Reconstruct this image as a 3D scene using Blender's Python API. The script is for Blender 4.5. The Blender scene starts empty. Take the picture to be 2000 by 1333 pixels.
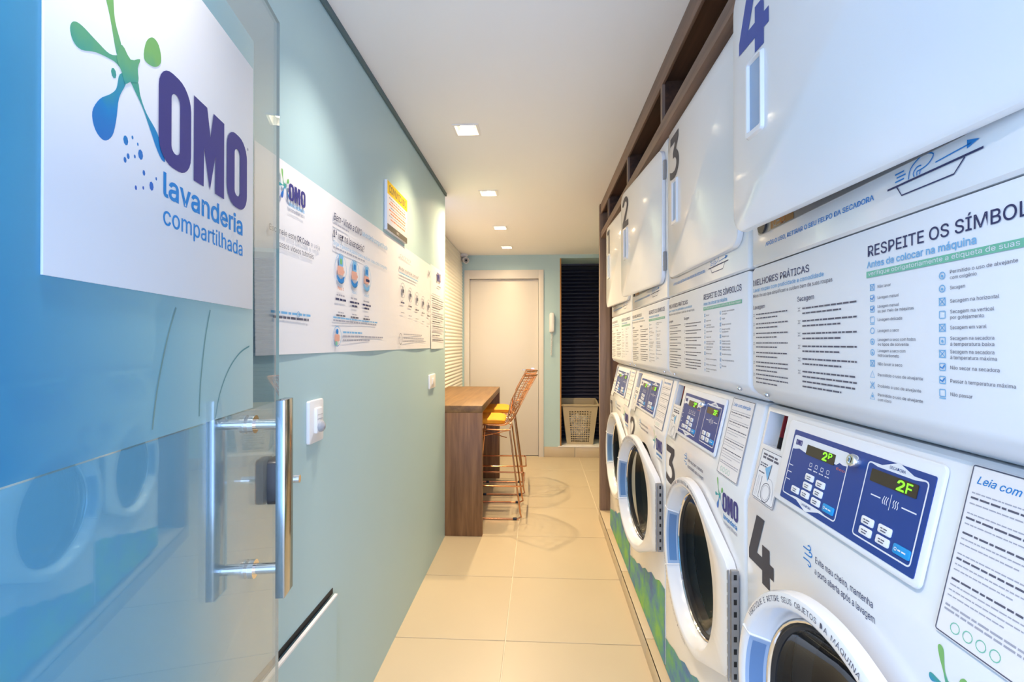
import bpy, bmesh, math, os, random
from mathutils import Vector, Matrix
PI = math.pi
SC = bpy.context.scene
COL = SC.collection
RNG = random.Random(7)

# ------------------------------------------------------------------ camera, world, light, exposure
FPX, HC = 955.0, 1.305
cam_d = bpy.data.cameras.new('camera')
cam = bpy.data.objects.new('camera', cam_d)
COL.objects.link(cam)
cam_d.sensor_width = 36.0
cam_d.lens = FPX / 2000.0 * 36.0
cam_d.clip_start = 0.02
cam.location = (0, 0, HC)
cam.rotation_euler = (PI / 2 + math.atan(4.5 / 955.0), 0, math.atan(54 / 955.0))
SC.camera = cam

SC.view_settings.view_transform = 'Standard'
SC.view_settings.look = 'None'
SC.view_settings.exposure = 1.12
SC.view_settings.gamma = 1.0
SC.view_settings.use_curve_mapping = False

world = bpy.data.worlds.new('daylight')
SC.world = world
world.use_nodes = True
_bg = world.node_tree.nodes['Background']
_bg.inputs['Color'].default_value = (0.44, 0.59, 0.96, 1)
_bg.inputs['Strength'].default_value = 2.9

def area(name, loc, rot, sx, sy, power, color, portal=False):
    d = bpy.data.lights.new(name, 'AREA')
    d.shape = 'RECTANGLE'; d.size = sx; d.size_y = sy
    d.energy = power; d.color = color
    if portal:
        d.cycles.is_portal = True
    o = bpy.data.objects.new(name, d)
    o.location = loc; o.rotation_euler = rot
    COL.objects.link(o)
    return o
FRONT_Y = -1.3
# daylight enters through the open shop front behind the camera
area('shopfront_portal', (0.27, FRONT_Y, 1.17), (PI / 2, 0, 0), 1.84, 2.3, 1.0, (1, 1, 1), True)

WARM = (1.0, 0.75, 0.44)
NEUTRAL = (1.0, 0.91, 0.80)
# x, y, watts, colour, cone in degrees
LAMPS = [(-0.345, -0.68, 34, NEUTRAL, 110), (-0.345, 0.33, 34, NEUTRAL, 104), (-0.345, 1.32, 20, NEUTRAL, 96), (-0.348, 2.316, 28, WARM, 112),
         (-0.344, 3.30, 52, WARM, 150), (-0.352, 4.29, 66, WARM, 160), (-0.347, 5.17, 14, WARM, 165)]

# ------------------------------------------------------------------ materials
def mat(name, col, rough=0.5, metal=0.0, coat=0.0, emit=None, estr=0.0, spec=0.5, alpha=1.0, trans=0.0, ior=1.45, noise=None):
    m = bpy.data.materials.new(name); m.use_nodes = True
    nt = m.node_tree; b = nt.nodes['Principled BSDF']
    b.inputs['Base Color'].default_value = (*col, 1)
    b.inputs['Roughness'].default_value = rough
    b.inputs['Metallic'].default_value = metal
    b.inputs['Coat Weight'].default_value = coat
    b.inputs['Coat Roughness'].default_value = 0.08
    b.inputs['Specular IOR Level'].default_value = spec
    b.inputs['Transmission Weight'].default_value = trans
    b.inputs['IOR'].default_value = ior
    if emit:
        b.inputs['Emission Color'].default_value = (*emit, 1)
        b.inputs['Emission Strength'].default_value = estr
    if noise:
        sc, amt, bump = noise
        tc = nt.nodes.new('ShaderNodeTexCoord'); n = nt.nodes.new('ShaderNodeTexNoise')
        n.inputs['Scale'].default_value = sc; n.inputs['Detail'].default_value = 5
        nt.links.new(tc.outputs['Object'], n.inputs['Vector'])
        if amt:
            hsv = nt.nodes.new('ShaderNodeHueSaturation'); hsv.inputs['Color'].default_value = (*col, 1)
            mr = nt.nodes.new('ShaderNodeMapRange')
            mr.inputs['To Min'].default_value = 1 - amt; mr.inputs['To Max'].default_value = 1 + amt
            nt.links.new(n.outputs['Fac'], mr.inputs['Value']); nt.links.new(mr.outputs[0], hsv.inputs['Value'])
            nt.links.new(hsv.outputs[0], b.inputs['Base Color'])
        if bump:
            bp = nt.nodes.new('ShaderNodeBump'); bp.inputs['Strength'].default_value = bump; bp.inputs['Distance'].default_value = 0.002
            nt.links.new(n.outputs['Fac'], bp.inputs['Height']); nt.links.new(bp.outputs[0], b.inputs['Normal'])
    return m

def srgb(r, g, b):
    f = lambda c: ((c / 255 + .055) / 1.055) ** 2.4 if c > 10 else c / 255 / 12.92
    return (f(r), f(g), f(b))

def wood_mat(name, c1, c2, scale, rough=0.45):
    m = mat(name, c1, rough)
    nt = m.node_tree; b = nt.nodes['Principled BSDF']
    tc = nt.nodes.new('ShaderNodeTexCoord'); mp = nt.nodes.new('ShaderNodeMapping')
    mp.inputs['Scale'].default_value = scale
    n1 = nt.nodes.new('ShaderNodeTexNoise'); n1.inputs['Scale'].default_value = 1.0; n1.inputs['Detail'].default_value = 6
    n1.inputs['Roughness'].default_value = 0.62; n1.inputs['Distortion'].default_value = 0.35
    cr = nt.nodes.new('ShaderNodeValToRGB')
    cr.color_ramp.elements[0].position = 0.32; cr.color_ramp.elements[0].color = (*c2, 1)
    cr.color_ramp.elements[1].position = 0.68; cr.color_ramp.elements[1].color = (*c1, 1)
    nt.links.new(tc.outputs['Object'], mp.inputs['Vector']); nt.links.new(mp.outputs[0], n1.inputs['Vector'])
    nt.links.new(n1.outputs['Fac'], cr.inputs['Fac']); nt.links.new(cr.outputs[0], b.inputs['Base Color'])
    bp = nt.nodes.new('ShaderNodeBump'); bp.inputs['Strength'].default_value = 0.12; bp.inputs['Distance'].default_value = 0.001
    nt.links.new(n1.outputs['Fac'], bp.inputs['Height']); nt.links.new(bp.outputs[0], b.inputs['Normal'])
    return m

M = {}
M['wall'] = mat('sea_green_paint', (0.45, 0.615, 0.635), 0.5, noise=(3.0, 0.02, 0.05))
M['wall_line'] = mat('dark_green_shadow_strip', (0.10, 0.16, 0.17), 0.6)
M['white_wall'] = mat('white_relief_paint', (0.82, 0.80, 0.74), 0.6)
M['ceiling'] = mat('white_ceiling_paint', (0.90, 0.89, 0.88), 0.7)
M['tile'] = mat('beige_porcelain', (0.58, 0.48, 0.335), 0.32, noise=(2.6, 0.05, 0.03))
M['grout'] = mat('pale_grout', (0.76, 0.67, 0.52), 0.8)
M['enamel'] = mat('white_enamel', (0.83, 0.83, 0.84), 0.22, coat=0.5)
M['enamel_panel'] = mat('satin_white_panel', (0.83, 0.83, 0.85), 0.4)
M['rubber'] = mat('dark_rubber', (0.02, 0.02, 0.022), 0.5)
M['dark'] = mat('charcoal_plastic', (0.035, 0.036, 0.04), 0.35)
M['steel'] = mat('brushed_steel', (0.62, 0.62, 0.63), 0.25, metal=1.0)
M['drum'] = mat('drum_steel', (0.45, 0.45, 0.46), 0.3, metal=1.0)
M['chrome'] = mat('chrome', (0.8, 0.8, 0.82), 0.08, metal=1.0)
M['bar_steel'] = mat('dull_pull_bar_steel', (0.40, 0.43, 0.47), 0.14, metal=1.0)
M['hinge'] = mat('grey_hinge_steel', (0.36, 0.36, 0.37), 0.4, metal=0.5)
M['grip'] = mat('grip_daylight_blue', (0.34, 0.46, 0.64), 0.25)  # blue daylight reflected in the grips is mixed into this colour
M['grip_dark'] = mat('grip_hollow_daylight_blue', (0.12, 0.24, 0.45), 0.25)  # deeper blue of the same reflected daylight, painted on the inner patch
M['sign'] = mat('white_sign_board', (0.82, 0.83, 0.87), 0.45)
M['paper'] = mat('white_vinyl', (0.86, 0.83, 0.83), 0.5)
M['navy'] = mat('navy_ink', srgb(62, 60, 130), 0.5)
M['ink'] = mat('dark_blue_ink', srgb(44, 52, 96), 0.5)
M['grey_ink'] = mat('grey_ink', srgb(92, 92, 108), 0.5)
M['light_ink'] = mat('light_grey_ink', srgb(168, 168, 180), 0.5)
M['digit_dark'] = mat('charcoal_ink', srgb(66, 66, 76), 0.5)
M['digit_blue'] = mat('indigo_ink', srgb(66, 84, 156), 0.5)
M['blue_ink'] = mat('sky_blue_ink', srgb(20, 130, 205), 0.5)
M['pale_blue_ink'] = mat('pale_blue_ink', srgb(120, 180, 222), 0.5)
M['mint'] = mat('mint_ink', srgb(120, 195, 165), 0.5)
M['peach'] = mat('peach_ink', srgb(228, 170, 150), 0.5)
M['yellow_ink'] = mat('yellow_ink', srgb(250, 205, 20), 0.5)
M['orange_ink'] = mat('orange_ink', srgb(225, 120, 50), 0.5)
M['brown_ink'] = mat('brown_grey_ink', srgb(100, 95, 85), 0.5)
M['panel_blue'] = mat('royal_blue_panel', srgb(30, 66, 140), 0.35)
M['panel_white'] = mat('panel_white_print', (0.8, 0.82, 0.86), 0.4)
M['button'] = mat('white_button', (0.85, 0.86, 0.87), 0.4)
M['button_blue'] = mat('cyan_button', srgb(30, 150, 215), 0.4)
M['display'] = mat('smoked_display', (0.05, 0.035, 0.022), 0.12)
M['led'] = mat('green_led', (0.2, 0.9, 0.05), 0.4, emit=(0.22, 1.0, 0.0), estr=0.55)
M['wood_v'] = wood_mat('walnut_vertical_grain', srgb(150, 110, 72), srgb(104, 70, 42), (26, 26, 1.6))
M['wood_h'] = wood_mat('walnut_lengthwise_grain', srgb(138, 104, 62), srgb(106, 76, 42), (26, 1.8, 26))
M['wood_dark'] = wood_mat('dark_walnut', srgb(92, 62, 44), srgb(58, 38, 28), (26, 1.8, 26))
M['wood_grey'] = wood_mat('grey_brown_laminate', srgb(150, 125, 108), srgb(112, 92, 80), (30, 30, 1.6))
M['wood_grey_h'] = wood_mat('grey_brown_laminate_lengthwise', srgb(140, 112, 96), srgb(104, 82, 70), (30, 1.6, 30))
M['copper'] = mat('copper_wire', (0.72, 0.36, 0.19), 0.25, metal=1.0)
M['cushion'] = mat('mustard_cushion', srgb(245, 165, 40), 0.7, noise=(60, 0.04, 0.1))
M['door_white'] = mat('white_door_lacquer', (0.72, 0.68, 0.62), 0.4)
M['slat'] = mat('navy_black_slat', srgb(58, 58, 76), 0.4)
M['basket'] = mat('taupe_plastic', srgb(186, 170, 140), 0.45)
M['cloth'] = mat('white_cloth', (0.85, 0.84, 0.80), 0.9, noise=(30, 0.05, 0.4))
M['leaf'] = mat('green_leaf', srgb(60, 110, 50), 0.5, noise=(20, 0.2, 0))
M['pot'] = mat('terracotta_brown', srgb(130, 90, 60), 0.7)
M['soil'] = mat('soil', (0.03, 0.02, 0.012), 0.9)
M['plastic_white'] = mat('white_plastic', (0.84, 0.82, 0.81), 0.35)
M['plastic_grey'] = mat('grey_plastic', (0.4, 0.4, 0.42), 0.4)
M['brass'] = mat('ochre_jamb', srgb(176, 128, 74), 0.5)
M['lamp'] = mat('lamp_glow', (1, 0.9, 0.7), 0.5, emit=(1.0, 0.86, 0.62), estr=13.0)
M['lamp_white'] = mat('lamp_reflector', (0.55, 0.54, 0.50), 0.35)
M['black'] = mat('black_void', (0.01, 0.01, 0.012), 0.6)
M['red'] = mat('dark_red_plastic', srgb(120, 30, 40), 0.4)

def gradient_mat():
    m = mat('splash_ink', (0, 0, 0), 0.5)
    nt = m.node_tree; b = nt.nodes['Principled BSDF']
    tc = nt.nodes.new('ShaderNodeTexCoord'); sp = nt.nodes.new('ShaderNodeSeparateXYZ'); cr = nt.nodes.new('ShaderNodeValToRGB')
    n = nt.nodes.new('ShaderNodeTexNoise'); n.inputs['Scale'].default_value = 5; n.inputs['Detail'].default_value = 2
    nt.links.new(tc.outputs['Generated'], n.inputs['Vector'])
    ma = nt.nodes.new('ShaderNodeMath'); ma.operation = 'MULTIPLY_ADD'; ma.inputs[1].default_value = 0.22; 
    nt.links.new(tc.outputs['Generated'], sp.inputs[0])
    nt.links.new(n.outputs['Fac'], ma.inputs[0]); nt.links.new(sp.outputs['Z'], ma.inputs[2])
    nt.links.new(ma.outputs[0], cr.inputs['Fac'])
    e = cr.color_ramp.elements
    e[0].position = 0.15; e[0].color = (*srgb(50, 100, 190), 1)
    e[1].position = 0.80; e[1].color = (*srgb(130, 190, 110), 1)
    a = e.new(0.42); a.color = (*srgb(20, 135, 200), 1)
    a = e.new(0.60); a.color = (*srgb(70, 165, 150), 1)
    nt.links.new(cr.outputs[0], b.inputs['Base Color'])
    return m
M['splash'] = gradient_mat()

def wave_mat():
    m = mat('brushed_green_blue_print', (0, 0, 0), 0.45)
    nt = m.node_tree; b = nt.nodes['Principled BSDF']
    tc = nt.nodes.new('ShaderNodeTexCoord')
    n = nt.nodes.new('ShaderNodeTexNoise'); n.inputs['Scale'].default_value = 5.5; n.inputs['Detail'].default_value = 7; n.inputs['Roughness'].default_value = 0.7
    cr = nt.nodes.new('ShaderNodeValToRGB'); e = cr.color_ramp.elements
    e[0].position = 0.38; e[0].color = (*srgb(48, 100, 168), 1)
    e[1].position = 0.66; e[1].color = (*srgb(120, 185, 70), 1)
    a = e.new(0.45); a.color = (*srgb(50, 130, 165), 1)
    a = e.new(0.54); a.color = (*srgb(80, 165, 110), 1)
    nt.links.new(tc.outputs['Object'], n.inputs['Vector']); nt.links.new(n.outputs['Fac'], cr.inputs['Fac'])
    nt.links.new(cr.outputs[0], b.inputs['Base Color'])
    return m
M['wave'] = wave_mat()

def sheer(name, tint, refl, rough=0.0, boost=0.8):
    """clear sheet: tinted see-through plus mirror reflection rising at grazing angles"""
    m = bpy.data.materials.new(name); m.use_nodes = True
    nt = m.node_tree; nt.nodes.clear()
    out = nt.nodes.new('ShaderNodeOutputMaterial'); mx = nt.nodes.new('ShaderNodeMixShader')
    tr = nt.nodes.new('ShaderNodeBsdfTransparent'); tr.inputs[0].default_value = (*tint, 1)
    gl = nt.nodes.new('ShaderNodeBsdfGlossy'); gl.inputs['Roughness'].default_value = rough
    # facing falls the same way for both sides of the sheet (no internal mirror from the back face)
    fr = nt.nodes.new('ShaderNodeLayerWeight'); fr.inputs['Blend'].default_value = 0.5
    pw = nt.nodes.new('ShaderNodeMath'); pw.operation = 'POWER'; pw.inputs[1].default_value = 3.2
    nt.links.new(fr.outputs['Facing'], pw.inputs[0])
    ma = nt.nodes.new('ShaderNodeMath'); ma.operation = 'MULTIPLY_ADD'; ma.use_clamp = True
    ma.inputs[1].default_value = boost; ma.inputs[2].default_value = refl
    nt.links.new(pw.outputs[0], ma.inputs[0]); nt.links.new(ma.outputs[0], mx.inputs[0])
    nt.links.new(tr.outputs[0], mx.inputs[1]); nt.links.new(gl.outputs[0], mx.inputs[2])
    nt.links.new(mx.outputs[0], out.inputs[0])
    return m
M['glass'] = sheer('blue_tinted_door_glass', (0.93, 0.975, 0.985), 0.20, boost=0.5)
M['glass_edge'] = mat('green_glass_edge', (0.16, 0.30, 0.31), 0.15)
M['porthole'] = sheer('porthole_glass', (0.55, 0.60, 0.64), 0.03)

def daylight_film_mat(name, stops, tints, body, rough):
    """film with blue daylight painted in at the hinge side, fading towards the free edge"""
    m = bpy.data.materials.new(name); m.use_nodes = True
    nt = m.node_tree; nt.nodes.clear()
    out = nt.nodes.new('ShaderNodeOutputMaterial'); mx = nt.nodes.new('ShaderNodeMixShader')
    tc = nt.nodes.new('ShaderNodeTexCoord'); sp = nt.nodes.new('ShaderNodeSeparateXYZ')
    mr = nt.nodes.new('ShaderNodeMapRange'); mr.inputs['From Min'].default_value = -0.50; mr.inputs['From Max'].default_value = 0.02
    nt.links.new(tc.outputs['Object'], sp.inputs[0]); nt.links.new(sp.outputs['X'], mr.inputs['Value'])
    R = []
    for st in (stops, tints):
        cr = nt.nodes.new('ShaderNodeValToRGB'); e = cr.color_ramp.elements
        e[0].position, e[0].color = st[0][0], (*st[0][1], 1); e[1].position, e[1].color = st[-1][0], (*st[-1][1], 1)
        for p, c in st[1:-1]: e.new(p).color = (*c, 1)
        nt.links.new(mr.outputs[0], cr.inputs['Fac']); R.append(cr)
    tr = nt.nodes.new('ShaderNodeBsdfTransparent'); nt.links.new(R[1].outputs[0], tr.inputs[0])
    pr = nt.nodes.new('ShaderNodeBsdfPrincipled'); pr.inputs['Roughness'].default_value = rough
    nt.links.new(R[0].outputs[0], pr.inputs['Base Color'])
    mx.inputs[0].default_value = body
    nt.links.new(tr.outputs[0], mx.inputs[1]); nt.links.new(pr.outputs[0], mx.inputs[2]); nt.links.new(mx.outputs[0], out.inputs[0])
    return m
M['film'] = daylight_film_mat('frosted_film_daylight_tint', [(0, (0.015, 0.24, 0.56)), (.45, (.26, .54, .68)), (1, (.66, .80, .74))], [(0, (.3, .8, 1)), (.5, (.8, .95, .97)), (1, (.92, .97, .98))], 0.62, 0.3)  # blue daylight on the door is painted as a colour ramp here
M['daylight_sheet'] = daylight_film_mat('clear_sheet_daylight_tint', [(0, (0.12, 0.52, 0.95)), (.5, (.28, .62, .92)), (.85, (.62, .72, .74)), (1, (.7, .74, .70))], [(0, (.58, .85, 1.0)), (.55, (.78, .93, 1)), (.88, (1, 1, 1)), (1, (1, 1, 1))], 0.27, 0.05)  # ramp paints the blue daylight and reflection of the lower glass

# ------------------------------------------------------------------ mesh builder
_p = os.path.join(bpy.utils.resource_path('LOCAL'), 'datafiles', 'fonts', 'Inter.woff2')
try:
    FONT = bpy.data.fonts.load(_p)
except Exception:
    FONT = None
_TC = {}
def glyphs(s, bold=0.0):
    k = (s, round(bold, 4))
    if k in _TC: return _TC[k]
    c = bpy.data.curves.new('t', 'FONT'); c.body = s; c.resolution_u = 2; c.offset = bold
    if FONT: c.font = FONT
    o = bpy.data.objects.new('t', c); COL.objects.link(o)
    dg = bpy.context.evaluated_depsgraph_get()
    me = bpy.data.meshes.new_from_object(o.evaluated_get(dg))
    v = [(p.co.x, p.co.y) for p in me.vertices]; f = [tuple(q.vertices) for q in me.polygons]
    bpy.data.objects.remove(o); bpy.data.curves.remove(c); bpy.data.meshes.remove(me)
    _TC[k] = (v, f)
    return v, f
_h = glyphs('H')[0]
CAP = max(y for x, y in _h)

def lerp(a, b, t): return a + (b - a) * t
def rrect(x0, x1, z0, z1, r, n=4):
    r = min(r, abs(x1 - x0) / 2.01, abs(z1 - z0) / 2.01)
    P = []
    for cx, cz, a0 in ((x1 - r, z0 + r, -90), (x1 - r, z1 - r, 0), (x0 + r, z1 - r, 90), (x0 + r, z0 + r, 180)):
        for i in range(n + 1):
            a = math.radians(a0 + 90 * i / n); P.append((cx + r * math.cos(a), cz + r * math.sin(a)))
    return P
def circ(cx, cz, r, n=24, rz=None):
    rz = rz or r
    return [(cx + r * math.cos(2 * PI * i / n), cz + rz * math.sin(2 * PI * i / n)) for i in range(n)]
def smooth_poly(P, n=3, closed=True):
    """Catmull-Rom through P"""
    out = []; L = len(P)
    for i in range(L if closed else L - 1):
        g = (lambda k: P[k % L]) if closed else (lambda k: P[max(0, min(L - 1, k))])
        p0, p1, p2, p3 = g(i - 1), g(i), g(i + 1), g(i + 2)
        for j in range(n):
            t = j / n
            out.append(tuple(0.5 * ((2 * p1[c]) + (-p0[c] + p2[c]) * t + (2 * p0[c] - 5 * p1[c] + 4 * p2[c] - p3[c]) * t * t + (-p0[c] + 3 * p1[c] - 3 * p2[c] + p3[c]) * t ** 3) for c in range(len(p1))))
    if not closed: out.append(tuple(P[-1]))
    return out

class MB:
    def __init__(s): s.v = []; s.f = []; s.m = []; s.sm = []
    def add(s, V, F, m=0, smooth=False):
        b = len(s.v); s.v.extend([tuple(p) for p in V])
        for q in F: s.f.append(tuple(b + i for i in q)); s.m.append(m); s.sm.append(smooth)
        return s
    def addbm(s, bm, m=0, smooth=False):
        bm.verts.index_update()
        s.add([v.co[:] for v in bm.verts], [[v.index for v in f.verts] for f in bm.faces], m, smooth); bm.free(); return s
    def box(s, x0, x1, y0, y1, z0, z1, m=0, bev=0.0, seg=2):
        bm = bmesh.new(); bmesh.ops.create_cube(bm, size=1)
        for v in bm.verts:
            v.co = Vector((lerp(x0, x1, v.co.x + .5), lerp(y0, y1, v.co.y + .5), lerp(z0, z1, v.co.z + .5)))
        if bev > 0: bmesh.ops.bevel(bm, geom=list(bm.edges), offset=bev, segments=seg, profile=0.5, affect='EDGES')
        return s.addbm(bm, m, bev > 0)
    def plate(s, P, y=0.0, m=0):
        return s.add([(x, y, z) for x, z in P], [list(range(len(P)))], m)
    def ring(s, A, B, y=0.0, m=0):
        n = len(A)
        return s.add([(x, y, z) for x, z in A] + [(x, y, z) for x, z in B], [(i, (i + 1) % n, n + (i + 1) % n, n + i) for i in range(n)], m)
    def prism(s, P, y0, y1, m=0, bev=0.0, smooth=False):
        """outline P in x,z (counter-clockwise seen from -y), front at y0, back at y1; bev rounds the front rim"""
        n = len(P)
        if bev > 0:
            cx = sum(p[0] for p in P) / n; cz = sum(p[1] for p in P) / n
            def ins(d):
                w = max(p[0] for p in P) - min(p[0] for p in P); h = max(p[1] for p in P) - min(p[1] for p in P)
                return [(cx + (x - cx) * (1 - 2 * d / w), cz + (z - cz) * (1 - 2 * d / h)) for x, z in P]
            L = [[(x, y1, z) for x, z in P], [(x, y0 + bev, z) for x, z in P],
                 [(x, y0 + bev * .3, z) for x, z in ins(bev * .3)], [(x, y0, z) for x, z in ins(bev)]]
            return s.loft(L, m, True, cap0=True, cap1=True)
        s.add([(x, y0, z) for x, z in P] + [(x, y1, z) for x, z in P],
              [list(range(n)), list(range(2 * n - 1, n - 1, -1))] + [(i, n + i, n + (i + 1) % n, (i + 1) % n) for i in range(n)], m, smooth)
        return s
    def loft(s, L, m=0, smooth=True, cap0=False, cap1=False, close=False):
        n = len(L[0]); V = [p for l in L for p in l]; F = []
        for k in range(len(L) - (0 if close else 1)):
            a = k * n; b = ((k + 1) % len(L)) * n
            for i in range(n):
                j = (i + 1) % n; F.append((a + i, a + j, b + j, b + i))
        if cap0: F.append(list(range(n - 1, -1, -1)))
        if cap1: F.append([(len(L) - 1) * n + i for i in range(n)])
        return s.add(V, F, m, smooth)
    def tube(s, P, r, seg=6, m=0, closed=False, caps=True):
        P = [Vector(p) for p in P]; n = len(P); L = []; up = Vector((0.13, 0.21, 0.97)).normalized(); nrm = None
        for i in range(n):
            a = P[(i - 1) % n] if (closed or i > 0) else P[i]; b = P[(i + 1) % n] if (closed or i < n - 1) else P[i]
            t = (b - a).normalized()
            if nrm is None:
                nrm = t.cross(up)
                if nrm.length < 1e-3: nrm = t.cross(Vector((1, 0, 0)))
                nrm.normalize()
            else:
                nrm = (nrm - t * nrm.dot(t)); nrm = nrm.normalized() if nrm.length > 1e-6 else t.orthogonal().normalized()
            bi = t.cross(nrm); rr = r[i] if isinstance(r, (list, tuple)) else r
            L.append([(P[i] + (nrm * math.cos(2 * PI * k / seg) + bi * math.sin(2 * PI * k / seg)) * rr)[:] for k in range(seg)])
        return s.loft(L, m, True, cap0=caps and not closed, cap1=caps and not closed, close=closed)
    def lathe(s, prof, c=(0, 0), n=32, m=0, axis='y', smooth=True, cap1=False, y0=0.0):
        """profile of (radius, offset); axis y about (cx,cz) or axis z about (cx,cy)"""
        L = []
        for r, h in prof:
            if axis == 'y': L.append([(c[0] + r * math.cos(2 * PI * i / n), y0 + h, c[1] + r * math.sin(2 * PI * i / n)) for i in range(n)])
            else: L.append([(c[0] + r * math.cos(2 * PI * i / n), c[1] + r * math.sin(2 * PI * i / n), y0 + h) for i in range(n)])
        return s.loft(L, m, smooth, cap1=cap1)
    def txt(s, t, x, z, h, w=None, m=0, bold=0.0, y=0.0, align='L', shear=0.0, wmax=None):
        v, f = glyphs(t, bold)
        if not v: return s
        x0 = min(p[0] for p in v); x1 = max(p[0] for p in v); k = h / CAP
        kx = w / (x1 - x0) if w else k
        off = {'L': -x0, 'C': -(x0 + x1) / 2, 'R': -x1}[align]
        return s.add([(x + (p[0] + off) * kx + shear * p[1] * k, y, z + p[1] * k) for p in v], f, m)
    def stroke(s, P, w, y=0.0, m=0, closed=False):
        """flat printed line of width w"""
        n = len(P); A = []; B = []
        for i in range(n):
            a = P[(i - 1) % n] if (closed or i) else P[i]; b = P[(i + 1) % n] if (closed or i < n - 1) else P[i]
            dx, dz = b[0] - a[0], b[1] - a[1]; l = math.hypot(dx, dz) or 1; nx, nz = -dz / l * w / 2, dx / l * w / 2
            A.append((P[i][0] + nx, y, P[i][1] + nz)); B.append((P[i][0] - nx, y, P[i][1] - nz))
        return s.add(A + B, [(n + i, n + (i + 1) % n, (i + 1) % n, i) for i in range(n if closed else n - 1)], m)
    def frame(s, x0, x1, z0, z1, r, w, y=0.0, m=0, n=3):
        return s.ring(rrect(x0, x1, z0, z1, r, n), rrect(x0 + w, x1 - w, z0 + w, z1 - w, max(r - w, r * .4), n), y, m)
    def words(s, x, z, width, h, m=0, y=0.0, rng=None, fill=0.9):
        """one line of tiny illegible print: word-long dashes"""
        rng = rng or RNG; c = x; end = x + width
        while c < end - h:
            l = min(rng.uniform(2.0, 6.5) * h, end - c)
            s.add([(c, y, z), (c + l, y, z), (c + l, y, z + h), (c, y, z + h)], [(0, 1, 2, 3)], m); c += l + h * 0.8
        return s
    def para(s, x, z, width, lines, h, lead, m=0, y=0.0, rng=None, last=0.6):
        for i in range(lines): s.words(x, z - i * lead, width * (last if i == lines - 1 and lines > 1 else 1), h, m, y, rng)
        return s
    def mesh(s, name, mats, shift=(0, 0, 0)):
        me = bpy.data.meshes.new(name)
        me.from_pydata([(p[0] + shift[0], p[1] + shift[1], p[2] + shift[2]) for p in s.v], [], s.f)
        for k in mats: me.materials.append(M[k])
        me.polygons.foreach_set('material_index', s.m)
        me.polygons.foreach_set('use_smooth', s.sm)
        me.update()
        if any(s.sm): me.set_sharp_from_angle(angle=math.radians(38))
        return me
    def build(s, name, mats, parent=None, loc=(0, 0, 0), rot=(0, 0, 0), shift=(0, 0, 0)):
        mats = [mats] if isinstance(mats, str) else mats
        return link(name, s.mesh(name, mats, shift), parent, loc, rot)

PRINT = {'printed_text', 'warning_print', 'logo_lettering', 'splash_emblem', 'lint_notice', 'tray_pictogram', 'sticker', 'instruction_label', 'film_dark_line'}
def link(name, me, parent=None, loc=(0, 0, 0), rot=(0, 0, 0)):
    o = bpy.data.objects.new(name, me); COL.objects.link(o)
    o.location = loc; o.rotation_euler = rot
    if parent: o.parent = parent
    if name in PRINT: o['kind'] = 'stuff'
    return o
CACHE = {}
def shared(key, name, mats, fn, parent, loc=(0, 0, 0), rot=(0, 0, 0), shift=(0, 0, 0)):
    """a part whose mesh is built once and shared by every copy"""
    if key not in CACHE:
        b = MB(); fn(b); CACHE[key] = b.mesh(name, [mats] if isinstance(mats, str) else mats, shift)
    return link(name, CACHE[key], parent, loc, rot)
def thing(name, label, cat, loc=(0, 0, 0), rot=(0, 0, 0), group=None):
    return tag(link(name, None, None, loc, rot), label, cat, group)
def tag(o, label, cat, group=None):
    o['label'] = label; o['category'] = cat
    if group: o['group'] = group
    return o
def struct(name, b, mats, **k):
    o = b.build(name, mats, **k); o['kind'] = 'structure'; return o
def sempty(name, loc=(0, 0, 0), rot=(0, 0, 0)):
    o = link(name, None, None, loc, rot); o['kind'] = 'structure'; return o

# ------------------------------------------------------------------ the room
XL, XR, YB, ZC = -0.64, 1.19, 5.64, 2.326      # left wall, right wall, back wall, ceiling
YE, XN = 3.28, -0.90                           # end of the left wall, wall of the nook behind it
fl = struct('floor', MB().box(XN - .15, XR + .1, FRONT_Y - .5, YB + .6, -0.06, -0.003), 'grout')
tm = {}
def tile(x0, x1, y0, y1):
    k = (round(x1 - x0, 3), round(y1 - y0, 3))
    if k not in tm:
        g = 0.0022; tm[k] = MB().box(g, k[0] - g, g, k[1] - g, -0.005, 0.0, bev=0.0012, seg=1).mesh('tile', ['tile'])
    return link('tile', tm[k], fl, (x0, y0, 0))
XE = [-0.90, -0.751, -0.151, 0.449, 1.049, 1.19]
YE_ = [-1.366 + 0.585 * i for i in range(12)] + [YB]
for i in range(len(XE) - 1):
    for j in range(len(YE_) - 1):
        if XE[i + 1] <= -0.7 and YE_[j + 1] < YE: continue
        if XE[i] > 0.44 and YE_[j + 1] < 3.6: continue
        tile(XE[i], XE[i + 1], YE_[j], YE_[j + 1])

struct('wall_left', MB().box(XL - .14, XL, FRONT_Y, YE, 0, ZC), 'wall')
struct('shadow_gap_strip_1', MB().box(XL, XL + .010, FRONT_Y, YE + .012, ZC - .022, ZC, bev=.002), 'wall_line')  # dark strip stands in for the shade of the gap under the ceiling
b = MB()
# nook wall: white panels in horizontal waves
zz = [i * 0.006 for i in range(int(ZC / 0.006) + 1)]
V = []
for z in zz:
    d = 0.006 * abs(math.sin(PI * z / 0.036)) ** 1.5
    V += [(XN + d, YE - .02, z), (XN + d, YB, z)]
b.add(V, [(2 * i, 2 * i + 1, 2 * i + 3, 2 * i + 2) for i in range(len(zz) - 1)], 0, True)
b.box(XN - .1, XN - .002, YE - .02, YB + .1, 0, ZC)
struct('wall_nook', b, 'white_wall')
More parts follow.
